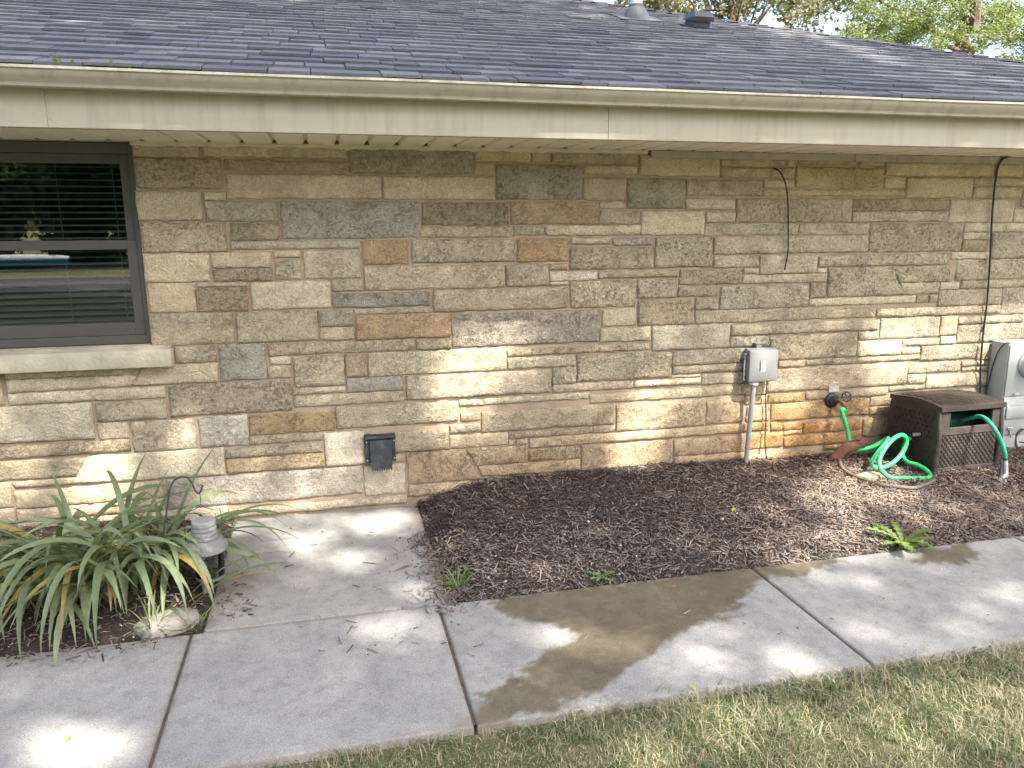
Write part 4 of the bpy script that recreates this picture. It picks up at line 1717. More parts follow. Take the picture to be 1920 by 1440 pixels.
M['hose_dark'] = simple('shaded_hose', (0.01, 0.09, 0.05), 0.5, 0.2, 30)  # shadow inside the slot put into the hose colour
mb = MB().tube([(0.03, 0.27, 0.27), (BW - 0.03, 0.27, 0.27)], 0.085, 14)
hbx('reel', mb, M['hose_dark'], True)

# --- green hose: tap -> under the cloth -> standing loop -> flat loop -> box
bz = lambda x, y: bed_h(x, y)
hr = 0.0142


def gp(px, py, Y):
    return atY(px, py, Y)


P = [sc_ + Vector((0.05, -0.09, -0.06)), gp(1578, 768, -0.115), gp(1584, 790, -0.125), gp(1590, 812, -0.14), gp(1594, 832, -0.17), gp(1601, 843, -0.20), gp(1615, 843, -0.24), gp(1635, 838, -0.26), gp(1653, 829, -0.28),
     gp(1664, 822, -0.31), gp(1664, 826, -0.355), gp(1654, 838, -0.38), gp(1641, 856, -0.41), gp(1634, 869, -0.43), gp(1640, 876, -0.45), gp(1655, 877, -0.46), gp(1675, 867, -0.45), gp(1691, 850, -0.43),
     gp(1699, 832, -0.42), gp(1697, 819, -0.42), gp(1688, 816, -0.43), gp(1674, 824, -0.455), gp(1659, 841, -0.48), gp(1649, 862, -0.51), gp(1652, 881, -0.55), gp(1668, 895, -0.585), gp(1692, 903, -0.61),
     gp(1720, 905, -0.62), gp(1738, 900, -0.61), gp(1744, 891, -0.58), gp(1735, 880, -0.53), gp(1718, 871, -0.47), gp(1703, 867, -0.42), gp(1694, 858, -0.36), gp(1694, 840, -0.32), gp(1701, 826, -0.345), gp(1706, 822, -0.37)]
P = [Vector(p) for p in P]
for p in P[5:]:
    zmin = bz(p.x, p.y) + hr + 0.004
    if p.z < zmin:
        p.z = zmin
tag(mk('garden_hose', *tube(catmull(P, 7), hr, 12), M['hose'], None, True), 'bright green garden hose looped beside the hose reel box', 'garden hose')
P = [gp(1800, 790, -0.40), gp(1833, 781, -0.515), gp(1850, 787, -0.60), gp(1866, 806, -0.665), gp(1877, 828, -0.69), gp(1883, 846, -0.70), gp(1885, 860, -0.70)]
tag(mk('garden_hose', *tube(catmull(P, 8), hr, 12), M['hose_teal'], None, True), 'teal green hose end arching out of the reel box slot', 'garden hose')
# spray nozzle hanging at its end
n0 = gp(1885, 858, -0.70)
n1 = gp(1885, 890, -0.71)
n2 = gp(1869, 912, -0.74)
nz_ = empty('spray_nozzle', tuple(n2), 'grey trigger spray nozzle at the end of the teal hose', 'spray nozzle')
MB().tube([n0, n0.lerp(n1, .15)], 0.015, 12).build('coupling', M['brass'], nz_, True)
MB().tube([n0.lerp(n1, .16), n0.lerp(n1, .55), n1, n1.lerp(n2, .5), n2.lerp(n1, .1), n2], [0.014, 0.017, 0.019, 0.018, 0.024, 0.026], 14).build('barrel', M['steel'], nz_, True)
MB().tube([n0.lerp(n1, .3) + Vector((-.026, 0, 0)), n1 + Vector((-.038, 0, 0)), n1.lerp(n2, .4) + Vector((-.022, 0, 0))], [0.007, 0.009, 0.008], 8).build('trigger', M['iron'], nz_, True)
MB().tube([n1 + Vector((0.01, 0, -0.012)), n1 + Vector((0.055, -0.01, -0.016))], 0.010, 8).build('flow_knob', M['cloth'], nz_, True)
# old hose on the mulch
P = [gp(1576, 862, -0.26), gp(1574, 872, -0.36), gp(1584, 886, -0.47), gp(1608, 898, -0.56), gp(1645, 911, -0.66), gp(1685, 919, -0.72), gp(1712, 920, -0.72), gp(1735, 914, -0.69), gp(1749, 904, -0.63)]
P = [Vector((p.x, p.y, bz(p.x, p.y) + 0.022)) for p in [atZ(px, py, 0.10) for px, py in ((1577, 860), (1574, 871), (1583, 885), (1606, 897), (1645, 911), (1685, 918), (1712, 919), (1735, 913), (1752, 902))]]
tag(mk('garden_hose', *tube(catmull(P, 7), 0.0125, 10), M['hose_grey'], None, True), 'old grey brown hose lying in a curve on the mulch', 'garden hose')
# crumpled cloth sleeve over the green hose
a = atZ(1562, 862, 0.115)
b_ = gp(1606, 833, -0.22)
V = []
Fc = []
nl, nr = 16, 14
for i in range(nl + 1):
    t = i / nl
    c = a.lerp(b_, t) + Vector((0, 0, 0.018 * sin(pi * t)))
    w = 0.030 + 0.026 * t
    h = 0.016 + 0.024 * sstep(t * 1.5)
    for k in range(nr):
        an = 2 * pi * k / nr
        q = 1 + 0.35 * mnoise.noise(Vector((t * 6, cos(an) * 1.6, sin(an) * 1.6)))
        V.append(c + (Vector((0.45, 0.35, 0.25)).normalized() * -0.0 + Vector((-0.35, -0.62, 0.55)).normalized() * h * cos(an) * q + Vector((0.75, -0.55, -0.35)).normalized() * w * sin(an) * q))
for i in range(nl):
    for k in range(nr):
        k2 = (k + 1) % nr
        Fc.append((i * nr + k, i * nr + k2, (i + 1) * nr + k2, (i + 1) * nr + k))
Fc.append(tuple(range(nr))[::-1])
cl = mk('cloth', V, Fc, M['cloth'], None, True)
tag(cl, 'crumpled reddish brown cloth wrapped over the green hose below the tap', 'cloth')


# rocks
def rock(name, c, rx, ry, rz, mat, label, cat, sd_, rotz=0.0):
    bm = bmesh.new()
    bmesh.ops.create_icosphere(bm, subdivisions=3, radius=1.0)
    for v in bm.verts:
        d = v.co.normalized()
        k = 1 + 0.30 * mnoise.noise(d * 1.3 + Vector((sd_, 0, 0))) + 0.10 * mnoise.noise(d * 4 + Vector((0, sd_, 0)))
        p = d * k
        p.z = max(min(p.z, 0.62), -0.6)
        v.co = Vector((p.x * rx, p.y * ry, p.z * rz))
    M3 = Matrix.Rotation(rotz, 3, 'Z')
    V = [M3 @ v.co + Vector(c) for v in bm.verts]
    bm.verts.index_update()
    Fc = [tuple(v.index for v in f.verts) for f in bm.faces]
    bm.free()
    return tag(mk(name, V, Fc, mat, None, True, origin=c), label, cat)


rc = atZ(318, 1152, 0.05)
rock('garden_rock', (rc.x, rc.y, -0.008), 0.135, 0.085, 0.085, M['rock'], 'pale flat rock at the corner of the planting bed', 'rock', 3.3, 0.3)
rc = atZ(1630, 893, 0.10)
rock('garden_rock', (rc.x, rc.y, bz(rc.x, rc.y) + 0.012), 0.085, 0.05, 0.028, M['tanrock'], 'small tan stone on the mulch inside the hose loop', 'rock', 8.1, -0.2)
# black plastic ring in the mulch
rc = atZ(1128, 978, 0.105)
mb = MB()
MBc = Vector((rc.x, rc.y, bz(rc.x, rc.y) + 0.016))
prof = [(0.030, -0.02), (0.033, 0.016), (0.029, 0.018), (0.026, -0.004), (0.0005, -0.005)]
tag(mk('pipe_cap', *lathe(prof, MBc, 20), M['black'], None, True), 'small round black plastic cap standing in the mulch', 'pipe cap')

# --- shepherd hook and lantern
LY = -0.95
hk = [gp(303, 1075, LY), gp(307, 1010, LY), gp(313, 955, LY), gp(318, 920, LY), gp(326, 902, LY), gp(338, 894, LY), (gp(350, 895, LY)), gp(360, 906, LY), gp(366, 920, LY), gp(372, 925, LY), gp(377, 920, LY), gp(380, 910, LY)]
hk[0].z = 0.0
tag(mk('shepherd_hook', *tube(catmull(hk, 6), 0.0043, 8), M['iron'], None, True), 'dark bent iron shepherd hook rising from the long-leaved plant', 'hook')
LC = Vector((-0.606, LY, 0.012))
ln = empty('lantern', tuple(LC), 'weathered grey garden lantern with ribbed cap hanging over the planting bed', 'lantern')
prof = [(0.0, 0.352), (0.058, 0.352), (0.064, 0.349)]
z = 0.349
prof = [(0.001, 0.356), (0.050, 0.356), (0.054, 0.352)]
for k in range(4):
    zt = 0.350 - k * 0.022
    prof += [(0.0545 + 0.0008 * k, zt), (0.056 + 0.0008 * k, zt - 0.016), (0.051 + 0.0008 * k, zt - 0.018), (0.051 + 0.0008 * k, zt - 0.021)]
prof += [(0.058, 0.262)]
capz = LC + Vector((0, 0, 0))
MB().lathe(prof, capz, 32).build('cap', M['solar'], ln, True)
MB().lathe([(0.054, 0.262), (0.066, 0.262), (0.082, 0.252), (0.098, 0.234), (0.101, 0.214), (0.097, 0.208), (0.090, 0.207), (0.080, 0.216), (0.02, 0.225)], capz, 32).build('brim', M['solar'], ln, True)
MB().lathe([(0.014, 0.0), (0.016, 0.02), (0.016, 0.23), (0.012, 0.235)], LC + Vector((-0.014, -0.02, 0)), 14).build('post', M['solar'], ln, True)
MB().lathe([(0.066, 0.085), (0.070, 0.14), (0.072, 0.205), (0.071, 0.205), (0.069, 0.14), (0.065, 0.085)], LC + Vector((0.012, 0, 0)), 28).build('clear_globe', M['clear'], ln, True)
MB().lathe([(0.001, 0.146), (0.050, 0.150), (0.053, 0.154), (0.050, 0.158), (0.001, 0.16)], LC + Vector((0.028, 0, 0.012)), 24).build('inner_disc', M['black'], ln, True)
MB().lathe([(0.001, 0.060), (0.054, 0.062), (0.066, 0.068), (0.068, 0.076), (0.062, 0.078), (0.001, 0.070)], LC + Vector((0.012, 0, 0)), 28).build('tray', M['solar'], ln, True)
ap = gp(375, 927, LY)
mb = MB()
mb.tube([ap + Vector((0, 0, 0.004)), ap + Vector((0, 0, -0.05))], 0.002, 6)
for s in (-1, 1):
    mb.tube(catmull([ap + Vector((0, 0, -0.05)), ap + Vector((s * 0.018, 0, -0.066)), ap + Vector((s * 0.055, 0, -0.078)), LC + Vector((s * 0.078, 0, 0.40)), LC + Vector((s * 0.080, 0, 0.345)), LC + Vector((s * 0.086, 0, 0.255))], 5), 0.0018, 6)
mb.build('wire_handle', M['iron'], ln)


# ================================================================== PLANTS
def blade(base, azim, length, width, lift, droop, mat, parent, name='leaf', twist=0.0, floor=None, segs=12, fold=0.35):
    """strap leaf: rises at angle lift, bends over by droop (radians) along its length"""
    d = Vector((cos(azim), sin(azim), 0))
    side0 = Vector((-sin(azim), cos(azim), 0))
    p = Vector(base)
    V = []
    Fc = []
    bend = droop
    wob = random.uniform(-0.25, 0.25)
    for i in range(segs + 1):
        t = i / segs
        ang = lift - bend * (t ** 1.35)
        az = wob * t * t
        dd = d * cos(az) + side0 * sin(az)
        tang = dd * cos(ang) + Vector((0, 0, 1)) * sin(ang)
        sd_ = Vector((-dd.y, dd.x, 0))
        nrm = sd_.cross(tang) * -1
        tw = twist * t
        sv = sd_ * cos(tw) + nrm * sin(tw)
        nv = nrm * cos(tw) - sd_ * sin(tw)
        w = width * 0.5 * (0.55 + 0.9 * t if t < 0.4 else 0.91 - 0.0 * t) * (1 if t < 0.55 else max(0.03, 1 - ((t - 0.55) / 0.45) ** 1.6))
        V += [p + sv * w + nv * w * fold, p.copy(), p - sv * w + nv * w * fold]
        p = p + tang * (length / segs)
        if floor is not None:
            fz = floor(p.x, p.y) if callable(floor) else floor
            if p.z < fz:
                p.z = fz + 0.004 * random.random()
    for i in range(segs):
        a = i * 3
        Fc += [(a, a + 1, a + 4, a + 3), (a + 1, a + 2, a + 5, a + 4)]
    return mk(name, V, Fc, mat, parent, True)


def plant_floor(x, y):
    return 0.010 if (y < WY1 or x > LX0) else max(bed_h(x, y), 0) + 0.012


random.seed(20)
lily = empty('daylily_plant', (-1.06, -0.72, 0.0), 'large clump of arching strap-leaved daylily by the stone wall', 'plant')
random.seed(21)
crowns = [(-1.02, -0.72), (-0.92, -0.84), (-1.18, -0.82), (-1.06, -0.96), (-1.30, -0.72), (-0.84, -0.68), (-1.42, -0.88), (-1.22, -0.98)]
for i in range(225):
    cx, cy = random.choice(crowns)
    cx += random.gauss(0, 0.05)
    cy += random.gauss(0, 0.05)
    az = random.uniform(0, 2 * pi)
    if random.random() < 0.45:
        az = random.gauss(-pi / 2 - 0.45, 0.65)              # lean towards the walk and the left
    length = random.uniform(0.45, 0.84)
    lift = random.uniform(0.75, 1.35)
    droop = random.uniform(1.5, 2.75)
    q = random.random()
    mt = M['lily'] if q < 0.88 else M['lily_yellow'] if q < 0.955 else M['lily_dry']
    if q >= 0.955:
        lift *= 0.5
        length *= 0.7
    blade((cx, cy, 0.02), az, length, random.uniform(0.026, 0.042), lift, droop, mt, lily, twist=random.uniform(-0.8, 0.8), floor=plant_floor)
# the long leaves that arch over the walk, to the lantern and up against the wall
for (bx_, by_, az, ln_, wd, li, dr, mt) in [
    (-1.12, -0.86, -1.75, 0.86, .032, 1.25, 2.75, 'lily'), (-1.05, -0.88, -1.62, 0.84, .034, 1.22, 2.8, 'lily'), (-1.00, -0.88, -1.45, 0.78, .032, 1.2, 2.7, 'lily'),
    (-1.20, -0.82, -1.95, 0.88, .030, 1.15, 2.6, 'lily'), (-1.10, -0.80, -1.8, 0.92, .034, 1.3, 2.85, 'lily'), (-0.93, -0.86, -1.25, 0.66, .028, 1.2, 2.6, 'lily'),
    (-0.90, -0.84, -0.95, 0.62, .030, 1.2, 2.7, 'lily'), (-0.88, -0.80, -0.7, 0.60, .034, 1.25, 2.75, 'lily'), (-0.86, -0.82, -0.85, 0.58, .030, 1.25, 2.8, 'lily_yellow'),
    (-0.84, -0.66, 0.05, 0.72, .028, 1.0, 1.9, 'lily'), (-0.84, -0.60, 0.15, 0.66, .026, 1.05, 2.1, 'lily'), (-0.82, -0.70, -0.15, 0.70, .026, 0.9, 1.7, 'lily'),
    (-0.80, -0.62, 0.3, 0.74, .024, 0.9, 1.8, 'lily'), (-1.22, -0.60, 2.2, 0.50, .024, 1.35, 0.7, 'lily'), (-1.26, -0.58, 2.0, 0.52, .024, 1.4, 1.9, 'lily'),
    (-1.05, -0.55, 1.2, 0.56, .026, 1.42, 1.0, 'lily'), (-0.98, -0.52, 0.9, 0.46, .024, 1.3, 0.5, 'lily'), (-0.86, -0.52, 0.6, 0.60, .030, 1.25, 0.5, 'lily'),
    (-0.95, -0.50, 1.0, 0.42, .022, 1.2, 0.6, 'lily'), (-1.35, -0.66, 3.0, 0.78, .026, 0.9, 1.4, 'lily'), (-1.38, -0.72, 3.3, 0.76, .026, 0.8, 1.5, 'lily_yellow'),
    (-1.40, -0.70, 2.8, 0.72, .026, 0.85, 1.4, 'lily'), (-0.70, -0.95, 0.2, 0.50, .018, 0.7, 1.2, 'lily'), (-0.66, -1.02, 0.3, 0.46, .016, 0.6, 1.1, 'lily'), (-0.68, -0.98, 0.0, 0.46, .016, 0.55, 1.0, 'lily_yellow')]:
    by_ -= 0.09
    blade((bx_, by_, 0.02), az, ln_ * 1.12, wd * 1.3, li, dr, M[mt], lily, twist=random.uniform(-0.5, 0.5), floor=plant_floor, segs=16)


def tuft(name, c, n, lmin, lmax, wd, mat, label, seed_, droop=1.4):
    random.seed(seed_)
    e = empty(name, tuple(c), label, 'plant')
    for i in range(n):
        a = random.uniform(0, 2 * pi)
        r = random.uniform(0, 0.035)
        blade((c.x + r * cos(a), c.y + r * sin(a), c.z), a + random.uniform(-.5, .5), random.uniform(lmin, lmax), wd * random.uniform(.7, 1.2), random.uniform(0.5, 1.4), random.uniform(0.4, droop), mat, e, segs=5)
    return e


def dandelion(name, c, n, lmin, lmax, mat, label, seed_):
    random.seed(seed_)
    e = empty(name, tuple(c), label, 'plant')
    for i in range(n):
        az = 2 * pi * i / n + random.uniform(-0.3, 0.3)
        L_ = random.uniform(lmin, lmax)
        lift = random.uniform(0.12, 1.0)
        d = Vector((cos(az), sin(az), 0))
        s = Vector((-sin(az), cos(az), 0))
        V = []
        Fc = []
        sg = 12
        for k in range(sg + 1):
            t = k / sg
            w = min(L_, 0.15) * 0.15 * (0.25 + 1.1 * t) * (1 if t < .75 else (1 - (t - .75) / .27)) * (0.35 if k % 2 else 1.25)
            ang = lift * (1 - 1.1 * t)
            p = c + d * (L_ * t) + Vector((0, 0, 0.008 + L_ * (t * sin(lift) - 0.55 * t * t * sin(lift)) + 0.008 * random.random()))
            V += [p + s * w + Vector((0, 0, 0.25 * w)), p, p - s * w + Vector((0, 0, 0.25 * w))]
        for k in range(sg):
            a = 3 * k
            Fc += [(a, a + 1, a + 4, a + 3), (a + 1, a + 2, a + 5, a + 4)]
        mk('leaf', V, Fc, mat, e, True)
    return e


c = atZ(1692, 1022, 0.01)
dandelion('dandelion_weed', Vector((c.x, c.y, 0.005)), 44, 0.06, 0.21, M['weed'], 'bright green dandelion weed spreading over the edge of the pavement', 5)
c = atZ(1128, 1086, 0.01)
dandelion('dandelion_weed', Vector((c.x, c.y, 0.004)), 9, 0.03, 0.085, M['weed'], 'tiny green weed at the mulch edge behind the wet slab', 6)
c = atZ(858, 1095, 0.02)
tuft('grass_weed', Vector((c.x, c.y, 0.0)), 34, 0.05, 0.14, 0.007, M['weed'], 'small grassy weed at the corner of the mulch bed', 7)
c = atZ(365, 1172, 0.02)
tuft('grass_weed', Vector((c.x, c.y, 0.0)), 16, 0.05, 0.13, 0.007, M['weed'], 'sparse grass sprouting beside the pale flat rock', 8)
c = atZ(285, 1178, 0.02)
tuft('grass_weed', Vector((c.x, c.y, 0.0)), 30, 0.06, 0.20, 0.008, M['weed'], 'pale grassy tuft in front of the flat rock under the daylily', 9)

# ---------------------------------------------------------------- lawn blades
random.seed(4)


def grass(n, x0, x1, y0, y1):
    x = RNG.uniform(x0, x1, n)
    y = y1 - (y1 - y0) * RNG.random(n) ** 1.0
    front = WY0 + 0.012 * np.sin(x * 7) + 0.010 * np.sin(x * 23 + 1)
    over = RNG.normal(0, 0.020, n)
    bare = np.array([nz(a, b, 4.0, 40.0) + 0.5 * nz(a, b, 11.0, 7.0) for a, b in zip(x, y)])
    ok = (y < front + over) & (RNG.random(n) < np.clip(1.25 + 1.6 * bare, 0.18, 1.0))
    x, y = x[ok], y[ok]
    n = len(x)
    dens = np.array([nz(a, b, 2.6, 12.0) + 0.6 * nz(a, b, 8.0, 3.0) for a, b in zip(x, y)])
    h = (0.014 + 0.042 * RNG.random(n) ** 1.6) * (1 + 0.75 * dens)
    az = RNG.uniform(0, 2 * pi, n)
    lean = RNG.uniform(0.4, 1.7, n)
    w = 0.0008 + 0.0015 * RNG.random(n) ** 2
    d = np.stack([np.cos(az), np.sin(az), np.zeros(n)], -1)
    s = np.stack([-np.sin(az), np.cos(az), np.zeros(n)], -1) * w[:, None]
    up_ = np.array([0, 0, 1.0])
    b = np.stack([x, y, np.full(n, -0.036)], -1)
    m1 = b + up_ * (h * 0.6)[:, None] + d * (h * lean * 0.30)[:, None]
    tp = b + up_ * (h * (1.05 - 0.35 * lean * 0.6))[:, None] + d * (h * lean * 0.95)[:, None]
    Vv = np.stack([b - s, b + s, m1 + s * 0.85, m1 - s * 0.85, tp], 1).reshape(-1, 3)
    o = (np.arange(n) * 5)[:, None]
    T = np.array([(0, 1, 2), (0, 2, 3), (3, 2, 4)])
    Q = (o[:, None, :] + T[None]).reshape(-1, 3)
    pdry = np.clip(0.44 + 0.10 * np.clip(x, 0, 2) + 0.5 * np.array([nz(a, b2, 1.3, 20.0) + 0.5 * nz(a, b2, 5.0, 30.0) for a, b2 in zip(x, y)]), 0.05, 0.92)
    mi = (RNG.random(n) < pdry).astype(int)
    ob = mk_np('grass', Vv, Q, None, None, mats=[M['grassA'], M['grassB']], matidx=np.repeat(mi, 3))
    return tag(ob, 'patchy green and dry lawn grass along the pavement', 'grass', kind='stuff')


grass(190000, -2.2, 5.2, -3.55, WY0 + 0.03)
# broad-leaved clover along the edge of the slabs
random.seed(31)
V = []
Q = []
for i in range(170):
    x = random.uniform(1.5, 3.4) if random.random() < 0.75 else random.uniform(-0.5, 5)
    y = WY0 - abs(random.gauss(0, 0.09)) - 0.005
    for k in range(3):
        a = random.uniform(0, 2 * pi)
        r = random.uniform(0.007, 0.016)
        c = Vector((x + random.gauss(0, .02), y + random.gauss(0, .015), random.uniform(-0.022, 0.004)))
        d = Vector((cos(a), sin(a), random.uniform(-.2, .4))) * r
        s = Vector((-sin(a), cos(a), random.uniform(-.2, .2))) * r * 0.45
        b = len(V)
        V += [c - d, c + s, c + d, c - s]
        Q.append((b, b + 1, b + 2, b + 3))
M['clover'] = leaf_mat('clover', (0.07, 0.12, 0.06), (0.14, 0.19, 0.11), 0.25)
tag(mk_np('ground_cover', np.array([tuple(v) for v in V]), np.array(Q), M['clover']), 'small broad-leaved weeds in the lawn along the pavement edge', 'weeds', kind='stuff')


# ================================================================== TREES
def leaves_mesh(P, size, asp=0.6, flat=0.5):
    n = len(P)
    a = RNG.uniform(0, 2 * pi, n)
    el = RNG.normal(0, flat, n)
    d = np.stack([np.cos(a) * np.cos(el), np.sin(a) * np.cos(el), np.sin(el)], -1)
    q = RNG.normal(0, 1, (n, 3))
    s = np.cross(d, q)
    s /= np.linalg.norm(s, axis=1)[:, None] + 1e-9
    L_ = (size * RNG.uniform(0.7, 1.3, n))[:, None]
    nr_ = np.cross(d, s)
    Vv = np.stack([P - d * L_ * 0.5, P + s * L_ * asp * 0.5 + nr_ * L_ * 0.08, P + d * L_ * 0.5, P - s * L_ * asp * 0.5 + nr_ * L_ * 0.08], 1).reshape(-1, 3)
    Q = (np.arange(n) * 4)[:, None] + np.arange(4)[None]
    return Vv, Q


def limb(a, b, r0, r1, sag=0.15, seed_=0, n=8):
    a, b = Vector(a), Vector(b)
    L_ = (b - a).length
    pts = []
    for i in range(n + 1):
        t = i / n
        o = Vector((mnoise.noise(Vector((t * 3, seed_, 0))), mnoise.noise(Vector((t * 3, seed_, 5))), mnoise.noise(Vector((t * 3, seed_, 9))))) * (L_ * 0.10 * sin(pi * t))
        pts.append(a.lerp(b, t) + o + Vector((0, 0, sag * L_ * sin(pi * t) * 0.5)))
    return pts, [r0 + (r1 - r0) * i / n for i in range(n + 1)]


def tree(name, base, top, r0, clusters, leaf, mat, label, group=None, nleaf=9000, limbs=None, cat='tree', spread=0.55, asp=0.6):
    """clusters: list of (centre, radius). Leaves are scattered in every cluster."""
    e = empty(name, tuple(base), label, cat, group)
    base = Vector(base)
    top = Vector(top)
    mb = MB()
    pts, rs = limb(base + Vector((0, 0, -0.2)), top, r0, r0 * 0.35, 0.02, base.x, 10)
    rs[0] = r0 * 1.35
    mb.tube(pts, rs, 10)
    mb.build('trunk', M['bark'], e, True)
    mb = MB()
    for (a, b, ra, rb) in (limbs or []):
        p_, r_ = limb(a, b, ra, rb, 0.12, a[0] + b[2])
        mb.tube(p_, r_, 7)
    if not limbs:
        for i, (c, r) in enumerate(clusters[:26]):
            t = random.uniform(0.35, 0.95)
            a = base.lerp(top, t)
            p_, r_ = limb(a, c, r0 * 0.35 * (1.1 - t * 0.6), r0 * 0.04, 0.1, i)
            mb.tube(p_, r_, 6)
    if mb.V:
        mb.build('limbs', M['bark'], e, True)
    C_ = np.array([tuple(c) for c, r in clusters])
    Rr = np.array([r for c, r in clusters])
    wgt = Rr ** 2
    k = RNG.choice(len(C_), nleaf, p=wgt / wgt.sum())
    dv_ = RNG.normal(0, 1, (nleaf, 3))
    dv_ /= np.linalg.norm(dv_, axis=1)[:, None]
    rad = Rr[k] * RNG.random(nleaf) ** spread
    P_ = C_[k] + dv_ * rad[:, None] * np.array([1, 1, 0.75])
    Vv, Q = leaves_mesh(P_, leaf, asp)
    o = mk_np('crown', Vv - np.array(tuple(base)), Q, mat, e)
    return e


def cloud(c, rx, ry, rz, n, r0, r1):
    out = []
    for i in range(n):
        d = Vector((random.gauss(0, 1), random.gauss(0, 1), random.gauss(0, 1))).normalized() * random.random() ** 0.4
        out.append((Vector(c) + Vector((d.x * rx, d.y * ry, d.z * rz)), random.uniform(r0, r1)))
    return out


random.seed(12)
RNG = np.random.default_rng(5)
# -- behind the roof: a bronze-leaved maple and a locust with bare lower limbs
tree('maple_tree', (10.5, 15.0, 0), (10.7, 15, 8.2), 0.20,
     cloud((8.6, 15, 7.2), 1.4, 1.6, 1.3, 14, 0.45, 0.8) + cloud((11.3, 15, 7.7), 1.7, 1.6, 1.9, 26, 0.45, 0.85) + cloud((13.2, 15, 7.0), 1.0, 1.4, 1.2, 12, 0.4, 0.7),
     0.12, M['leaf_maple'], 'bronze-leaved maple tree behind the roof, near the vent pipe', 'trees behind the house', 11000, asp=0.85)
LT = 14.0


def q(px, py, Y=LT):
    return atY(px, py, Y)


tb = q(1835, 130)
lcl = []
for (px, py, r, n) in ((1640, 20, 26, 5), (1600, 60, 20, 4), (1660, 70, 26, 6), (1720, 30, 36, 8), (1760, 15, 36, 8), (1700, 85, 24, 6), (1750, 80, 22, 4), (1785, 45, 20, 2), (1870, 60, 36, 9), (1900, 100, 34, 8),
                       (1880, 20, 36, 8), (1620, 0, 24, 4), (1800, -20, 50, 9), (1700, -30, 50, 9), (1950, 60, 60, 12), (1960, 0, 60, 10), (1880, 118, 20, 5), (1660, 45, 16, 3)):
    for i in range(n):
        Y = LT + random.uniform(-1.6, 1.6)
        c = atY(px + random.gauss(0, r * 0.55), py + random.gauss(0, r * 0.5), Y)
        lcl.append((c, random.uniform(0.22, 0.52)))
lim = [(q(1826, 60), q(1838, -30), 0.13, 0.08), (q(1826, 95), q(1700, 44), 0.10, 0.05), (q(1702, 46), q(1640, -10), 0.06, 0.02), (q(1700, 45), q(1600, 50), 0.045, 0.012), (q(1660, 22), q(1692, -20), 0.03, 0.015),
       (q(1826, 98), q(1750, 92), 0.09, 0.05), (q(1752, 94), q(1748, 40), 0.035, 0.012), (q(1750, 96), q(1690, 90), 0.05, 0.015), (q(1830, 40), q(1790, 20), 0.06, 0.02), (q(1838, 30), q(1900, 20), 0.06, 0.03), (q(1834, 70), q(1900, 80), 0.05, 0.02)]
tree('locust_tree', (tb.x + 0.1, LT, 0), q(1818, -80), 0.30, lcl, 0.085, M['leaf_locust'], 'light green feathery-leaved tree with a dark trunk beyond the hip of the roof', 'trees behind the house', 30000, lim, asp=0.5)
for i, (x, y, h, mt, lb) in enumerate(((3.0, 30, 9.0, 'leaf', 'dark green tree far behind the house, hidden mostly by the roof'), (26.0, 26, 9.5, 'leaf_locust', 'green tree far beyond the right end of the house'))):
    tree('background_tree', (x, y, 0), (x, y, h * 0.85), 0.22, cloud((x, y, h * 0.66), h * 0.34, h * 0.3, h * 0.26, 30, 0.7, 1.2), 0.20, M[mt], lb, 'trees behind the house', 7000)

